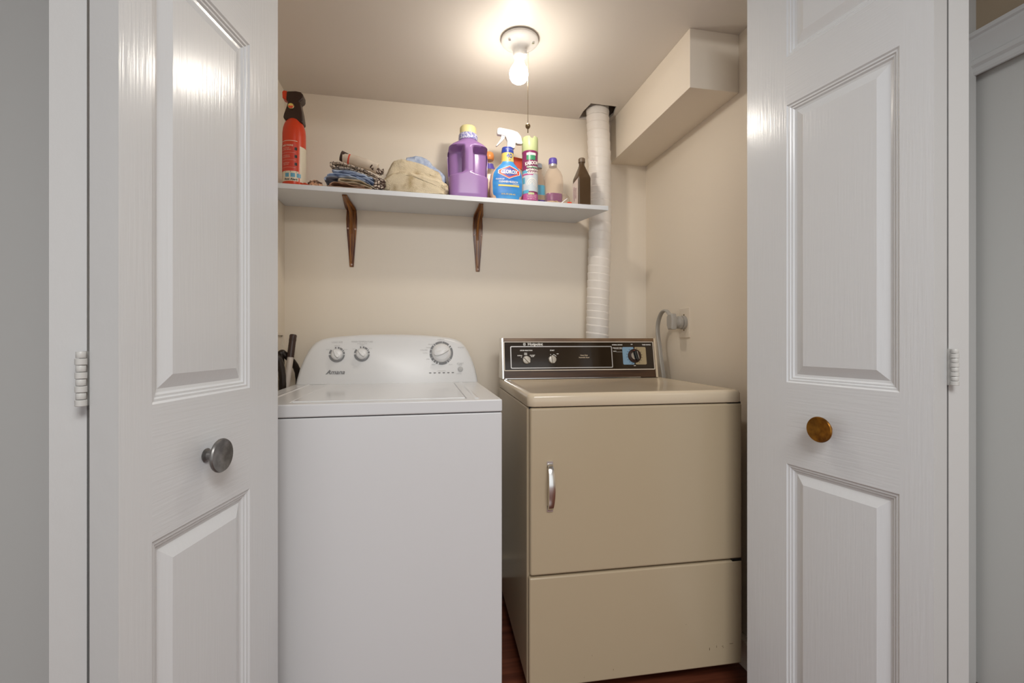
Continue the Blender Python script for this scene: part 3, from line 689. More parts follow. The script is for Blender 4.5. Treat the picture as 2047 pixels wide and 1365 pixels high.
# ------------------------------------------------------------------ hoses, box and pole left of the washer
t = thing('washer_valve_box', 'tan recessed valve box on the left wall behind the washer', 'valve box', (XL, 1.94, 1.02))
bm = bmesh.new(); 
for a_ in ((-.07, .07, .085, .095), (-.07, .07, -.095, -.085)): box(bm, 0, .012, a_[0], a_[1], a_[2], a_[3])
box(bm, 0, .012, -.08, -.07, -.095, .095); box(bm, 0, .012, .07, .08, -.095, .095); box(bm, 0, .003, -.07, .07, -.085, .085)
link('box_frame', bm, M['plate'], t, bevel=.001)
def hose(name, pts, r, m_, lab, k=10):
    bm = bmesh.new(); tube(bm, pts, r, 14, k, rf=lambda t_, i: 1+.03*math.sin(i*1.5)); tag(link(name, bm, m_, angle=80), lab, 'hose')
hose('drain_hose', [(-.557, 1.925, .99), (-.555, 1.92, 1.035), (-.538, 1.93, 1.022), (-.517, 1.965, .985), (-.508, 1.985, .93), (-.515, 2.01, .80), (-.525, 2.01, .5)], .0125, M['hose'], 'black drain hose arching highest behind the mop pole')
hose('inlet_hose', [(-.560, 1.855, 1.00), (-.548, 1.85, 1.018), (-.537, 1.855, .985), (-.533, 1.86, .92), (-.535, 1.86, .80)], .0125, M['hose'], 'black inlet hose nearest the left folded door')
hose('inlet_hose', [(-.573, 1.80, .93), (-.558, 1.795, .95), (-.545, 1.80, .93), (-.54, 1.80, .86), (-.54, 1.80, .75)], .010, M['hose_tan'], 'tan hose low in the gap left of the washer')
t = thing('mop_pole', 'white mop pole with a brown ribbed grip in the gap left of the washer', 'mop', (-.528, 1.90, 0))
bm = bmesh.new(); tube(bm, [(-.022, -.07, 0), (.0, -.01, .90), (.0095, .015, 1.03)], .0115, 20, 1); link('pole', bm, M['pole'], t)
bm = bmesh.new(); a_, b_ = Vector((.0085, .012, 1.018)), Vector((.0145, .030, 1.107)); ax = (b_-a_).normalized()
pf = [(.0128, 0), (.0132, .004)]
for i in range(9): pf += [(.0122, .008+i*.0068), (.0134, .0115+i*.0068)]
pf += [(.0128, .078), (.0135, .086), (.0115, .091)]
lathe(bm, pf, a_, 22, ax); link('grip', bm, M['grip'], t, angle=60)

# ------------------------------------------------------------------ things on the shelf
# fire extinguisher
ex, ey = -.498, 1.885; ez = sz(ex)+.0005
t = thing('fire_extinguisher', 'red fire extinguisher with a brown black trigger head at the left end of the shelf', 'fire extinguisher', (ex, ey, ez))
rows = [(0, .036, .036, 2, 0), (.004, .0405, .0405, 2, 0), (.010, .0415, .0415, 2, 0), (.205, .0415, .0415, 2, 0), (.225, .0395, .0395, 2, 0), (.243, .034, .034, 2, 0), (.256, .026, .026, 2, 0), (.264, .018, .018, 2, 0), (.275, .016, .016, 2, 0)]
Lf = Loft(rows, (0, 0, 0), 48); body = link('cylinder', Lf.mesh(.02), M['red'], t)
bm = bmesh.new(); Lf.patch(bm, .052, .155, -175, -62, .0006); link('label', bm, M['red_label'], body)
bm = bmesh.new(); Lf.patch(bm, .014, .052, -175, -55, .0006); Lf.patch(bm, .014, .150, -48, 30, .0006); link('label', bm, M['cream_label'], body)['label'] = 'cream label'
bm = bmesh.new(); Lf.patch(bm, .165, .167, -170, -60, .0004)
def cyl_text(bm, L_, r_, s, size, a0, z, **k): text(bm, s, size, lambda u, v: (L_.c[0]+(r_+.0009)*math.sin(u/r_+a0), L_.c[1]-(r_+.0009)*math.cos(u/r_+a0), L_.c[2]+z+v), **k)
cyl_text(bm, Lf, .0415, 'DIRECTIONS', .0085, -.42, .148, bold=.0002)
for i in range(3):
    for j, s_ in enumerate((('PULL TAB OUT', 'HOLD UNIT UPRIGHT'), ('AIM AT BASE OF', 'FIRE STAND BACK'), ('PRESS BUTTON', 'AND SWEEP'))[i]):
        cyl_text(bm, Lf, .0415, s_, .0042, -.5, .138-i*.028-j*.006)
    Lf.patch(bm, .121-i*.028, .1215-i*.028, -150, -68, .0009, 12, 1)
link('lettering', bm, M['cream_label'], body, smooth=False, recalc=False)
bm = bmesh.new(); cyl_text(bm, Lf, .0415, 'First Alert', .0115, -.08, .0205, bold=.0004, shear=.15)
for i in range(3): cyl_text(bm, Lf, .0415, ('A', 'B', 'C')[i], .006, -.55+i*.5, .049)
for i in range(3):
    a0 = -86+0; Lf.patch(bm, .131-i*.029, .142-i*.029, -74, -62, .0009, 6, 1)
link('lettering', bm, M['black'], body, smooth=False, recalc=False)['label'] = 'black lettering'
bm = bmesh.new()
for i in range(3): Lf.patch(bm, .029, .044, -122+i*29, -101+i*29, .0010, 6, 2)
link('label_icon', bm, M['blue_icon'], body, smooth=False)
# head: saddle trigger shape
bm = bmesh.new()
prism(bm, [(-.035, .262), (-.030, .254), (-.010, .252), (.034, .244), (.037, .252), (.032, .290), (.026, .318), (.024, .326), (.033, .333), (.036, .340), (.036, .356), (.028, .364), (.010, .366), (-.022, .362), (-.024, .335), (-.018, .322), (-.024, .300), (-.032, .276)], -.021, .024)
head = link('trigger_head', bm, M['brown_black'], t, bevel=.007, seg=3)
bm = bmesh.new(); prism(bm, [(-.038, .336), (-.023, .330), (-.020, .364), (-.034, .366), (-.039, .360)], -.018, .014); link('trigger', bm, M['red'], head, bevel=.003)
bm = bmesh.new(); lathe(bm, [(.0120, 0), (.0120, .003), (.0105, .004)], (-.006, -.021, .305), 26, (0, -1, 0)); g_ = link('gauge', bm, M['brass'], head)
bm = bmesh.new(); lathe(bm, [(.0095, .004), (.0092, .0045)], (-.006, -.0213, .305), 26, (0, -1, 0)); link('gauge_face', bm, M['label_yellow'], head)
bm = bmesh.new(); arc(bm, -.006, .305, 0.001, .009, -180, 0, -.0263, -.0258); link('gauge_sector', bm, M['label_red'], head)

# ---- cloths: folded sheets drawn as a centre line in x,z with thickness, run along y
def sheet(bm, line, th, y0, y1, seed, amp=.002, step=.0035, flare=0):
    P = smoothpath([(x, 0, z) for x, z in line], 8)
    n = len(P); N = []
    for i in range(n):
        t_ = (P[min(i+1, n-1)]-P[max(i-1, 0)]).normalized(); N.append(Vector((-t_.z, 0, t_.x)))
    loop = [(P[i]+N[i]*th/2) for i in range(n)]
    loop += [P[-1]+(P[-1]-P[-2]).normalized()*th*.4]
    loop += [(P[i]-N[i]*th/2) for i in range(n-1, -1, -1)]
    loop += [P[0]+(P[0]-P[1]).normalized()*th*.4]
    m_ = max(3, int((y1-y0)/step/2)); cen = [P[i] for i in range(n)]+[P[-1]]+[P[i] for i in range(n-1, -1, -1)]+[P[0]]
    rs = []
    for j in range(m_+1):
        y = y0+(y1-y0)*j/m_; e_ = min(1, min(j, m_-j)/2+.35) ; r_ = []
        for q_, c_ in zip(loop, cen):
            p = c_+(q_-c_)*e_; p = Vector((p.x, y, p.z))
            d = Vector((nz(p, 35, seed), nz(p, 30, seed+5), nz(p, 38, seed+9)))*amp*2
            d.y += nz((p.x, 0, p.z), 60, seed+3)*.006
            r_.append(p+d)
        rs.append(r_)
    rings(bm, rs)
def cloth(name, lines, m_, lab, y0, y1, seed, group=None, cat='cloth', amp=.002, dz=0):
    bm = bmesh.new()
    for i, (ln_, th_) in enumerate(lines):
        x0 = ln_[0][0]; sheet(bm, [(x, z+dz) for x, z in ln_], th_, y0+.003*(i % 2), y1, seed+i*3, amp)
    o = link(name, bm, m_, angle=80)
    # sit on the shelf
    return tag(o, lab, cat, group)
S = sz(-.3)+.004
y0, y1 = 1.852, 2.02
cloth('folded_cloth', [([(-.372, S+.006), (-.33, S+.0045), (-.27, S+.004), (-.212, S+.003)], .006),
    ([(-.362, S+.012), (-.352, S+.020), (-.335, S+.022), (-.29, S+.016), (-.235, S+.011)], .006)], M['pink_cloth'],
    'brown pink folded cloth at the bottom of the cloth pile', y0, y1, 1, 'folded cloths in the pile')
cloth('folded_cloth', [([(-.205, S+.004), (-.235, S+.015), (-.27, S+.0225), (-.315, S+.026), (-.330, S+.032), (-.322, S+.038), (-.29, S+.036), (-.25, S+.031), (-.215, S+.016), (-.192, S+.004)], .0058)], M['cream_cloth'],
    'cream folded cloth, second from the bottom of the cloth pile', y0-.002, y1, 2, 'folded cloths in the pile')
cloth('folded_cloth', [([(-.385, S+.034), (-.375, S+.043), (-.345, S+.046), (-.29, S+.044), (-.24, S+.035), (-.212, S+.022), (-.197, S+.008)], .007),
    ([(-.375, S+.050), (-.33, S+.055), (-.28, S+.053), (-.23, S+.044), (-.20, S+.028)], .008),
    ([(-.355, S+.062), (-.30, S+.066), (-.25, S+.058), (-.205, S+.042)], .009)], M['blue_cloth'],
    'crinkled blue folded cloth in the middle of the cloth pile', y0, y1, 4, 'folded cloths in the pile', amp=.0035)
cloth('folded_cloth', [([(-.345, S+.083), (-.360, S+.090), (-.352, S+.098), (-.32, S+.096), (-.27, S+.085), (-.22, S+.068), (-.185, S+.052)], .009),
    ([(-.345, S+.080), (-.315, S+.0815), (-.27, S+.073), (-.22, S+.056), (-.19, S+.044)], .008)], M['ring_cloth'],
    'cream cloth printed with black rings, near the top of the cloth pile', y0, y1, 6, 'folded cloths in the pile')
# rolled cloth on top
bm = bmesh.new(); a_ = [(-.318, 1.885, S+.126), (-.27, 1.882, S+.118), (-.225, 1.88, S+.106), (-.188, 1.88, S+.092)]
t = thing('rolled_cloth', 'off white rolled cloth with dark printed ends on top of the pile', 'cloth', (-.25, 1.91, S+.10))
def sh(p): return (p[0]+.25, p[1]-1.91, p[2]-S-.10)
tube(bm, [sh(p) for p in a_], .0145, 18, 8, rf=lambda t_, i: 1+.05*math.sin(i*.9), flat=1.5); link('roll', bm, M['roll_cloth'], t, angle=80)
bm = bmesh.new(); tube(bm, [sh(p) for p in ((-.326, 1.885, S+.136), (-.305, 1.885, S+.127), (-.300, 1.885, S+.1235))], .0155, 14, 5, flat=1.4); link('roll_end', bm, M['dark_cloth'], t)
bm = bmesh.new(); tube(bm, [sh(p) for p in ((-.298, 1.884, S+.1225), (-.293, 1.884, S+.121))], .0156, 14, 2, flat=1.5); link('hem', bm, M['label_red'], t)
bm = bmesh.new()
for i in range(3): tube(bm, [sh(p) for p in ((-.212+i*.006, 1.872, S+.103-i*.004), (-.195, 1.88+i*.006, S+.092-i*.002), (-.174+i*.004, 1.89, S+.078+i*.004))], .010, 12, 6, rf=lambda t_, i: 1+.25*math.sin(i*1.7))
link('roll_end', bm, M['print_cloth'], t, angle=80)
# crumpled patterned cloth between pile and towel
bm = bmesh.new()
for ln_ in ([(-.200, 1.86, S+.003), (-.188, 1.858, S+.032), (-.172, 1.862, S+.046)], [(-.188, 1.856, S+.004), (-.172, 1.856, S+.022), (-.160, 1.86, S+.040)], [(-.17, 1.86, S+.005), (-.162, 1.862, S+.02), (-.155, 1.87, S+.03)]):
    tube(bm, ln_, .0075, 12, 6, rf=lambda t_, i: 1+.2*math.sin(i*1.3), flat=1.3)
tag(link('crumpled_cloth', bm, M['print_cloth'], angle=80), 'crumpled brown and white printed cloth between the pile and the tan towel', 'cloth')
# small crumpled wrapper near the extinguisher
def crumple(name, c, s, m_, lab, cat, seed, group=None):
    bm = bmesh.new(); bmesh.ops.create_icosphere(bm, subdivisions=4, radius=1)
    for v in bm.verts:
        d = 1+.5*abs(nz(v.co, 2.3, seed))+.35*nz(v.co, 5, seed+2); v.co = Vector((v.co.x*s[0]*d, v.co.y*s[1]*d, max(v.co.z, -.35)*s[2]*d))
    mn = min(v.co.z for v in bm.verts)
    for v in bm.verts: v.co += Vector(c)+Vector((0, 0, -mn))
    return tag(link(name, bm, m_, angle=25), lab, cat, group)
crumple('crumpled_wrapper', (-.418, 1.868, sz(-.42)+.0006), (.024, .016, .017), M['motley'], 'crumpled brown and tan wrapper beside the fire extinguisher', 'wrapper', 3)
crumple('crumpled_wrapper', (-.452, 1.858, sz(-.45)+.0006), (.010, .010, .008), M['motley_red'], 'small crumpled red wrapper against the fire extinguisher', 'wrapper', 8)

# tan towel
ST = sz(-.04)+.004
def blob(bm, line_top, line_bot, y0, y1, seed, amp=.003):
    # body between two profile lines, rounded front and back
    top = smoothpath([(x, 0, z) for x, z in line_top], 8); bot = smoothpath([(x, 0, z) for x, z in line_bot], 8)
    loop = top+bot[::-1]; cz = sum(p.z for p in loop)/len(loop); cxx = sum(p.x for p in loop)/len(loop)
    m_ = 36; rs = []
    for j in range(m_+1):
        s_ = j/m_; y = y0+(y1-y0)*s_; e_ = (1-abs(2*s_-1)**4)**.5*.5+.5 if 0 < s_ < 1 else .42
        r_ = []
        for p in loop:
            zb = p.z if p.z < cz-.9 else p.z
            q_ = Vector((cxx+(p.x-cxx)*(.75+.25*e_), y, ST+(p.z-ST)*(.55+.45*e_)))
            d = Vector((nz(q_, 26, seed), nz(q_, 26, seed+2), nz(q_, 30, seed+4)))*amp*2.2+Vector((nz(q_, 160, seed), nz(q_, 160, seed+1), nz(q_, 160, seed+2)))*.0035
            if p.z < ST+.004: d.z = abs(d.z)*.3
            r_.append(q_+d)
        rs.append(r_)
    rings(bm, rs)
bm = bmesh.new()
blob(bm, [(-.170, ST+.055), (-.135, ST+.078), (-.08, ST+.088), (-.02, ST+.084), (.04, ST+.072), (.070, ST+.058), (.080, ST+.03)],
     [(-.165, ST+.008), (-.14, ST), (-.05, ST), (.04, ST), (.074, ST+.004), (.082, ST+.02)], 1.850, 2.02, 11)
t = thing('towel', 'tan terry towel folded in a soft heap in the middle of the shelf', 'towel', (0, 0, 0))
link('lower_fold', bm, M['towel'], t, angle=80)
bm = bmesh.new()
blob(bm, [(-.156, ST+.085), (-.142, ST+.126), (-.118, ST+.150), (-.07, ST+.154), (-.02, ST+.143), (.022, ST+.124), (.052, ST+.115), (.068, ST+.096)],
     [(-.158, ST+.070), (-.10, ST+.072), (-.04, ST+.072), (.03, ST+.066), (.064, ST+.062), (.072, ST+.075)], 1.890, 2.03, 17)
link('upper_fold', bm, M['towel'], t, angle=80)
bm = bmesh.new(); bmesh.ops.create_icosphere(bm, subdivisions=5, radius=1)
for v in bm.verts:
    p = Vector((v.co.x*.022, v.co.y*.05, v.co.z*.024)); p += Vector((.070, 1.90, ST+.033)); v.co = p+Vector((nz(p, 150, 1), nz(p, 150, 2), nz(p, 150, 3)))*.004
link('rolled_end', bm, M['towel'], t, angle=80)
bm = bmesh.new()
blob(bm, [(-.088, ST+.165), (-.076, ST+.186), (-.04, ST+.196), (.0, ST+.190), (.035, ST+.160), (.062, ST+.140), (.085, ST+.115)],
     [(-.09, ST+.15), (-.04, ST+.15), (.02, ST+.13), (.07, ST+.105), (.088, ST+.10)], 1.955, 2.05, 23)
o = tag(link('towel', bm, M['pale_blue_cloth'], angle=80), 'pale blue terry towel lying behind and over the tan towel', 'towel')
crumple('crumpled_cloth', (.078, 2.035, sz(.07)+.0006), (.014, .012, .05), M['grey_cloth'], 'dark grey cloth tucked between tan towel and purple jug', 'cloth', 5)
Lg = Loft([(0, .013, .013, 2, 0), (.01, .014, .014, 2, 0), (.03, .012, .012, 2, 0)], (.063, 1.863, sz(.06)+.0006), 20)

# purple jug
jx, jy = .176, 1.915; jz = sz(jx)+.0005
t = thing('detergent_jug', 'purple laundry detergent jug with a pale yellow cap', 'detergent jug', (jx, jy, jz))
rows = [(0, .070, .044, 4, 0), (.006, .077, .050, 4, 0), (.02, .080, .053, 4, 0), (.10, .083, .055, 3.6, 0), (.185, .0865, .057, 3.4, 0), (.205, .0865, .057, 3.2, 0), (.220, .081, .054, 3, 0), (.232, .068, .050, 2.6, 0), (.242, .052, .044, 2.3, 0), (.250, .040, .038, 2, 0), (.256, .036, .036, 2, 0)]
Lf = Loft(rows, (0, 0, 0), 140)
def smst(a, b, x): x = max(0, min(1, (x-a)/(b-a))); return x*x*(3-2*x)
def dj(p):
    if p.y < .02:
        ax = abs(p.x+.002)
        zlo = .108-.0*ax+ -.22*max(0, ax-.03); hw = .012+.006*smst(.10, .2, p.z)*0
        u_ = smst(.016, .025, ax); 
        v_ = smst(zlo-.006, zlo+.010, p.z+.12*max(0, .03-ax)*-3)*(1-smst(.206, .222, p.z))
        f = u_*v_
        if p.y < 0 or f > 0:
            depth = .055*f*smst(.02, -.03, p.y) if False else .055*f*max(0, min(1, (.02-p.y)/.04))
            return Vector((p.x*(1-.03*f), p.y+depth, p.z))
    return p
jug = link('body', Lf.mesh(.0035, dj), M['purple'], t, angle=75)
bm = bmesh.new(); lathe(bm, [(.0385, .254), (.0400, .258), (.0395, .276), (.037, .280)], (0, 0, 0), 40); link('neck_label', bm, M['lilac_label'], t)
bm = bmesh.new(); rs = []
for r_, z in ((.0345, .279), (.0350, .281), (.0345, .300), (.034, .308), (.031, .3125), (.026, .314)):
    rs.append([(r_*(1+(.012 if (i % 2) else 0)*(z < .306))*math.cos(2*math.pi*i/80), r_*(1+(.012 if (i % 2) else 0)*(z < .306))*math.sin(2*math.pi*i/80), z) for i in range(80)])
rings(bm, rs); link('cap', bm, M['yellow'], t, angle=50)

# spray bottles
def trigger(t, c, sc, mb, mt, flip=1):
    bm = bmesh.new(); f = lambda pts: [(c[0]+x*sc, c[1]+z*sc) for x, z in pts]
    prism(bm, f([(-.052, .064), (-.050, .078), (-.040, .0825), (.012, .0765), (.036, .070), (.050, .054), (.058, .026), (.055, .020), (.036, .019), (.028, .024), (.024, .0), (-.010, .0), (-.008, .030), (-.016, .048), (-.036, .052), (-.050, .053)]), -.010*sc, .010*sc)
    h = link('spray_head', bm, mb, t, bevel=.004*sc)
    bm = bmesh.new(); prism(bm, f([(-.032, .054), (-.016, .050), (-.020, .038), (-.036, .020), (-.052, .004), (-.056, .006), (-.048, .018), (-.036, .036)]), -.006*sc, .006*sc)
    link('trigger', bm, mt, h, bevel=.002*sc)
cxn, cyn = .333, 1.885; cz_ = sz(cxn)+.0005
t = thing('spray_bottle', 'blue labelled cleaner spray bottle with a white trigger', 'spray bottle', (cxn, cyn, cz_))
rows = [(0, .052, .026, 3, 0), (.006, .060, .030, 3, 0), (.03, .069, .033, 2.8, 0), (.075, .0705, .034, 2.8, 0), (.110, .0665, .033, 2.8, .001), (.130, .056, .030, 2.6, .003), (.148, .040, .026, 2.4, .005), (.160, .0285, .023, 2.2, .006), (.172, .0255, .022, 2, .006), (.215, .024, .022, 2, .006), (.228, .022, .021, 2, .006)]
Lf = Loft(rows, (0, 0, 0), 60)
bd = link('body', Lf.mesh(.006), M['peach_plastic'], t)
bm = bmesh.new(); rs = []; zz = [.006+i*.158/30 for i in range(31)]
for z in zz:
    hw, hd, p_, dx = Lf.row(z); cut = .93 if z > .02 else .82
    rs.append([Lf.front(hw*cut*(-.93+1.93*i/24) if True else 0, z, .0008) for i in range(25)])
rings(bm, rs, False, False, closed=False); link('label', bm, M['clorox'], bd)
bm = bmesh.new(); Lf.patch(bm, .166, .202, -178, -2, .0008); nb = link('neck_label', bm, M['label_yellow'], bd)
bm = bmesh.new(); Lf.patch(bm, .202, .226, -200, 20, .0015); text(bm, '40', .026, lambda u, v: Lf.front(.004+u, .187+v, .0018), bold=.0006); text(bm, 'MORE', .007, lambda u, v: Lf.front(.004+u, .172+v, .0018)); link('neck_band', bm, M['label_navy'], bd)
bm = bmesh.new(); fr = lambda x, z, o=.0016: (lambda u, v: Lf.front(x+u, z+v, o))
hx = lambda s, cx_=.006, cz__=.117: [(cx_-.043*s, cz__+.006*s), (cx_-.043*s, cz__-.008*s), (cx_, cz__-.027*s), (cx_+.043*s, cz__-.010*s), (cx_+.043*s, cz__+.006*s), (cx_, cz__+.026*s)]
def subd(pts, n=6):
    out = []
    for i in range(len(pts)):
        a, b = pts[i], pts[(i+1) % len(pts)]; out += [(a[0]+(b[0]-a[0])*k/n, a[1]+(b[1]-a[1])*k/n) for k in range(n)]
    return out
def hexring(bm, s0, s1, off):
    a = [bm.verts.new(Lf.front(x, z, off)) for x, z in subd(hx(s0))]; b = [bm.verts.new(Lf.front(x, z, off)) for x, z in subd(hx(s1))]
    for i in range(len(a)): j = (i+1) % len(a); bm.faces.new([a[i], a[j], b[j], b[i]])
hexring(bm, 1.0, .80, .0020); link('logo_ring', bm, M['label_red'], bd, smooth=False)
bm = bmesh.new(); hexring(bm, .80, .05, .0018); link('logo_field', bm, M['label_navy'], bd, smooth=False)
bm = bmesh.new(); hexring(bm, 1.08, 1.0, .0019)
text(bm, 'CLOROX', .0225, lambda u, v: Lf.front(.006+u, .1155+v, .0028), bold=.0007, sx=.76)
text(bm, 'CLEAN-UP', .0075, fr(-.031, .085), bold=.0002); text(bm, 'CLEANER+BLEACH', .0105, fr(.004, .0745), bold=.0003, sx=.9); text(bm, 'ORIGINAL', .006, fr(.036, .0665))
text(bm, 'REMOVES STAINS', .004, lambda u, v: Lf.front(.004+u, .215+v, .0024))
link('lettering', bm, M['white_text'], bd, smooth=False, recalc=False)
bm = bmesh.new(); rs = [[Lf.front(-.038+.088*i/14, z, .0017) for i in range(15)] for z in (.0555, .0625)]; rings(bm, rs, False, False, closed=False)
text(bm, '32 FL OZ (946 mL)', .0075, fr(.004, .024), bold=.0002); link('label_band', bm, M['label_yellow'], bd, smooth=False, recalc=False)
trigger(t, (.012, .2265), 1.0, M['white_plastic'], M['white_plastic'])
# orange spray bottle behind
ox, oy = .276, 1.995; oz = sz(ox)+.0005
t = thing('spray_bottle', 'pale spray bottle with an orange nozzle ring between jug and blue label bottle', 'spray bottle', (ox, oy, oz))
Lf = Loft([(0, .040, .025, 2.6, 0), (.01, .045, .028, 2.6, 0), (.13, .046, .028, 2.4, 0), (.155, .040, .025, 2.2, 0), (.175, .026, .021, 2, 0), (.19, .019, .018, 2, 0), (.215, .017, .017, 2, 0)], (0, 0, 0), 36)
bd = link('body', Lf.mesh(.01), M['clear_peach'], t)
bm = bmesh.new(); Lf.patch(bm, .170, .195, -180, 0, .001); link('neck_band', bm, M['violet_cap'], t)
bm = bmesh.new(); lathe(bm, [(.018, .213), (.021, .217), (.0225, .232), (.019, .245), (.012, .250)], (0, 0, 0), 24); link('nozzle_ring', bm, M['orange'], t)
bm = bmesh.new(); Lf.patch(bm, .03, .145, -170, -10, .001); link('label', bm, M['peach_plastic'], t)
# red square cap bottle behind
rx, ry = .402, 2.000; rz_ = sz(rx)+.0005
t = thing('cleaner_bottle', 'tan bottle with a square red cap behind the tall aerosol can', 'bottle', (rx, ry, rz_))
Lf = Loft([(0, .028, .022, 4, 0), (.01, .031, .024, 4, 0), (.15, .031, .024, 4, 0), (.175, .020, .018, 3, 0), (.185, .018, .016, 3, 0)], (0, 0, 0), 32)
link('body', Lf.mesh(.02), M['peach_plastic'], t)
bm = bmesh.new(); box(bm, -.022, .022, -.016, .016, .184, .234); bmesh.ops.rotate(bm, cent=(0, 0, .2), matrix=Matrix.Rotation(R(7), 3, 'Y'), verts=bm.verts); link('cap', bm, M['label_red'], t, bevel=.003)

# aerosol can
kx, ky = .4365, 1.888; kz_ = sz(kx)+.0005
t = thing('aerosol_can', 'tall maroon and silver bathroom cleaner aerosol can with a lime cap', 'aerosol can', (kx, ky, kz_))
Lf = Loft([(0, .0325, .0325, 2, 0), (.003, .034, .034, 2, 0), (.006, .0335, .0335, 2, 0), (.208, .0335, .0335, 2, 0), (.214, .0345, .0345, 2, 0), (.217, .033, .033, 2, 0)], (0, 0, 0), 48)
bd = link('can', Lf.mesh(.03), M['maroon'], t)
bm = bmesh.new(); Lf.patch(bm, .045, .122, -180, 0, .0006); link('label', bm, M['silver_label'], bd)
bm = bmesh.new(); Lf.patch(bm, .008, .036, -180, 0, .0006); Lf.patch(bm, .112, .119, -170, -80, .0009, 10, 1); link('label', bm, M['magenta'], bd)['label'] = 'magenta label band'
bm = bmesh.new(); Lf.patch(bm, .078, .104, -176, -140, .001, 8, 2); Lf.patch(bm, .036, .050, -165, -112, .001, 8, 2); Lf.patch(bm, .122, .134, -178, -120, .0009, 8, 1); link('label', bm, M['teal_label'], bd)['label'] = 'teal blue label patch'
bm = bmesh.new(); Lf.patch(bm, .176, .196, -128, -62, .0009, 10, 2); Lf.patch(bm, .142, .150, -125, -40, .0012, 10, 1); link('label', bm, M['green_label'], bd)['label'] = 'green label patch'
bm = bmesh.new(); Lf.patch(bm, .031, .039, -116, -72, .0012, 10, 1); link('label', bm, M['lime'], bd)['label'] = 'lime label patch'
bm = bmesh.new(); r_ = .0335
def kt(s_, size, x, z, rot=0, **k):
    c_, s2 = math.cos(R(rot)), math.sin(R(rot))
    text(bm, s_, size, lambda u, v: ((r_+.0022)*math.sin((x+u*c_-v*s2)/r_), -(r_+.0022)*math.cos((x+u*c_-v*s2)/r_), z+v*c_+u*s2), **k)
kt('KABOOM', .0200, .0, .162, 8, bold=.0008, sx=.66, shear=.1); kt('FOAM-TASTIC', .0085, .003, .1465, 5, bold=.0002, sx=.9)
kt('BATHROOM', .0115, .004, .134, 4, bold=.0005, sx=.85); kt('CLEANER', .0135, .008, .122, 4, bold=.0006, sx=.9)
for z, s_ in ((.027, 'WITH OXICLEAN'), (.020, 'STAIN FIGHTERS'), (.012, 'NET WT 19 OZ')): kt(s_, .0055, 0, z)
n_ = 20      # swirl
for rr_, w_ in ((.024, .004), (.016, .003), (.009, .003)):
    for i in range(n_):
        a0, a1 = R(200-i*12), R(188-i*12); q4 = []
        for a, rad in ((a0, rr_), (a1, rr_), (a1, rr_-w_), (a0, rr_-w_)):
            x, z = .002+rad*math.cos(a), .076+rad*math.sin(a); q4.append(bm.verts.new(((r_+.0016)*math.sin(x/r_), -(r_+.0016)*math.cos(x/r_), z)))
        bm.faces.new(q4)
Lf.patch(bm, .196, .206, -128, -58, .001, 8, 1)
link('lettering', bm, M['white_text'], bd, smooth=False, recalc=False)
bm = bmesh.new(); rs = []
N_ = 64
for r0, z in ((.0325, .216), (.0345, .219), (.0345, .272), (.0335, .277), (.0315, .277), (.031, .262), (.030, .245)):
    rg = []
    for i in range(N_):
        a = 2*math.pi*i/N_; d = math.degrees(a)-360
        nt_ = 0
        if z > .26: nt_ = .010*smst(16, 10, abs(((math.degrees(a)-272+180) % 360)-180))
        rg.append((r0*math.cos(a), r0*math.sin(a), z-nt_))
    rs.append(rg)
rings(bm, rs, True, True); link('cap', bm, M['lime'], t, angle=50)

# clear bottles
bx, by = .549, 1.915; bz = sz(bx)+.0005
t = thing('dish_soap_bottle', 'clear bottle with violet cap and a little mauve liquid', 'bottle', (bx, by, bz))
rows = [(0, .033, .022, 3, 0), (.006, .037, .026, 3, 0), (.05, .0385, .028, 3, 0), (.11, .0405, .029, 2.8, 0), (.135, .039, .028, 2.6, -.001), (.155, .032, .025, 2.3, -.002), (.168, .022, .02, 2, -.003), (.176, .0155, .0155, 2, -.004), (.19, .015, .015, 2, -.004)]
Lf = Loft(rows, (0, 0, 0), 44); link('body', Lf.mesh(.008), M['clear_peach'], t)
rows2 = [(z+.001, a*.95, b*.95, p, d) for z, a, b, p, d in rows if z <= .05]+[(.056, .0355, .0258, 3, 0)]
link('liquid', Loft(rows2, (0, 0, 0), 44).mesh(.02), M['mauve'], t)
bm = bmesh.new(); lathe(bm, [(.0175, .186), (.0185, .189), (.0185, .206), (.0165, .212), (.010, .2135)], (-.004, 0, 0), 28); cp = link('cap', bm, M['violet_cap'], t)
bm = bmesh.new(); lathe(bm, [(.0172, .176), (.0174, .186)], (-.004, 0, 0), 28); link('collar', bm, M['silver_line'], t)
bx2, by2 = .496, 1.968
t = thing('soap_bottle', 'clear bottle with a blue label and violet base behind the aerosol can', 'bottle', (bx2, by2, sz(bx2)+.0005))
rows = [(0, .024, .02, 3, 0), (.006, .027, .022, 3, 0), (.09, .028, .023, 3, 0), (.125, .027, .022, 2.6, 0), (.15, .020, .017, 2.2, 0), (.165, .013, .013, 2, 0), (.19, .012, .012, 2, 0)]
Lf = Loft(rows, (0, 0, 0), 36); link('body', Lf.mesh(.01), M['clear_peach'], t)
bm = bmesh.new(); Lf.patch(bm, .062, .105, -170, -4, .001); link('label', bm, M['teal_label'], t)
bm = bmesh.new(); Lf.patch(bm, .002, .040, -180, 0, .001); link('base_label', bm, M['deep_violet'], t)
bm = bmesh.new(); lathe(bm, [(.014, .186), (.0145, .190), (.0140, .203), (.011, .206)], (0, 0, 0), 20); link('cap', bm, M['silver_label'], t)
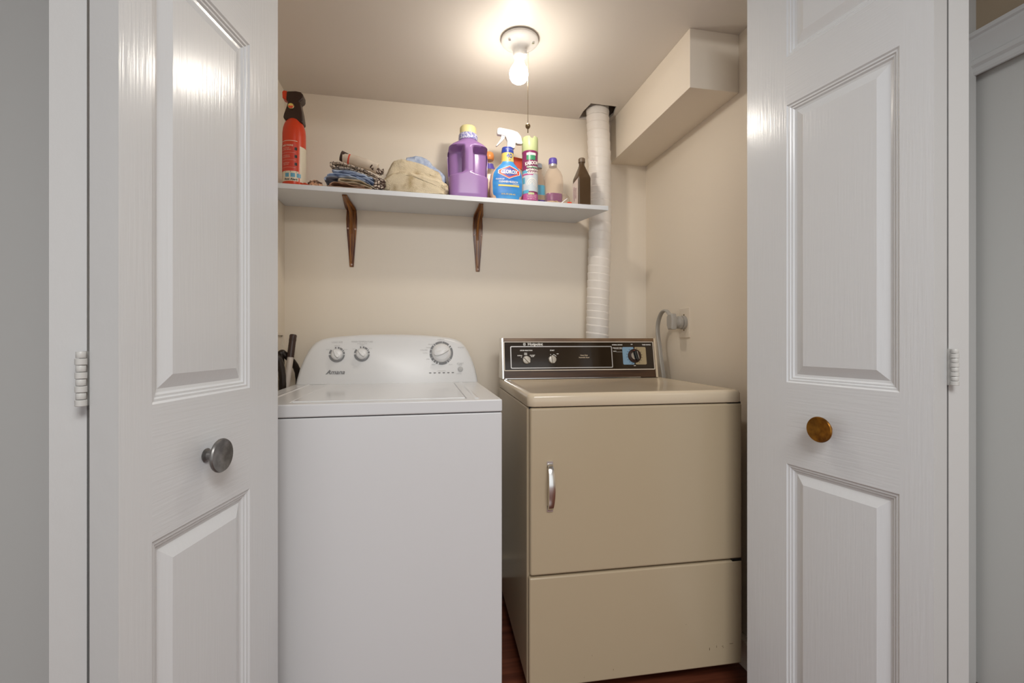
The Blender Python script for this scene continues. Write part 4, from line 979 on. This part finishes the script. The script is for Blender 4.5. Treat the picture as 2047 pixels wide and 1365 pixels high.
# clear plastic tub, low items, brown bottle
t = thing('clear_tub', 'clear domed plastic tub between the soap bottle and brown bottle', 'tub', (.612, 1.98, sz(.61)+.0005))
bm = bmesh.new(); lathe(bm, [(.034, 0), (.036, .004), (.035, .04), (.029, .065), (.018, .08), (.006, .086)], (0, 0, 0), 32); link('body', bm, M['clear'], t)
o = crumple('crumpled_paper', (.533, 1.868, sz(.54)+.0006), (.030, .012, .008), M['tan_paper'], 'crumpled tan paper in front of the clear soap bottle', 'paper', 12)
bm = bmesh.new(); box(bm, -.02, .02, -.003, .003, -.0018, .0018)
bmesh.ops.rotate(bm, cent=(0, 0, 0), matrix=Matrix.Rotation(R(-38), 3, 'Y'), verts=bm.verts)
bmesh.ops.translate(bm, vec=(.578, 1.862, sz(.578)+.0145), verts=bm.verts); tag(link('plastic_stick', bm, M['white_plastic'], bevel=.001), 'short white plastic stick leaning on the shelf by the paper', 'stick')
t = thing('screwdriver', 'small tool with red end and black shaft lying by the brown bottle', 'tool', (.605, 1.862, sz(.605)+.006))
bm = bmesh.new(); box(bm, -.011, .007, -.005, .005, -.0045, .0065); link('handle', bm, M['label_red'], t, bevel=.002)
bm = bmesh.new(); tube(bm, [(-.03, 0, -.002), (.03, 0, -.002)], .0033, 10, 1); link('shaft', bm, M['black'], t)
qx, qy = .668, 1.890
t = thing('brown_bottle', 'dark brown plastic bottle with a white side label at the right end of the shelf', 'bottle', (qx, qy, sz(qx)+.0005), R(7))
rows = [(0, .028, .027, 9, 0), (.003, .0305, .030, 9, 0), (.122, .0305, .030, 9, 0), (.130, .0290, .029, 7, 0), (.172, .0145, .0155, 3.5, 0), (.182, .0125, .0125, 2, 0), (.198, .0120, .0120, 2, 0)]
Lf = Loft(rows, (0, 0, 0), 48); bd = link('body', Lf.mesh(.01), M['brown_bottle'], t)
bm = bmesh.new(); z0, z1 = .004, .118
bm.faces.new([bm.verts.new(p) for p in ((-.0310, -.027, z0), (-.0310, .027, z0), (-.0310, .027, z1-.012), (-.0310, -.027, z1))]); lb = link('label', bm, M['pink_label'], bd, smooth=False)
bm = bmesh.new(); text(bm, 'HYDROGEN', .011, lambda u, v: (-.0315, .010+v*-1, .058+u), bold=.0002); text(bm, 'PEROXIDE', .010, lambda u, v: (-.0315, -.006-v, .058+u), bold=.0002); link('lettering', bm, M['maroon'], bd, smooth=False, recalc=False)
bm = bmesh.new(); lathe(bm, [(.0145, .195), (.0148, .197), (.0145, .211), (.0125, .2135)], (0, 0, 0), 26); link('cap', bm, M['brown_cap'], t)
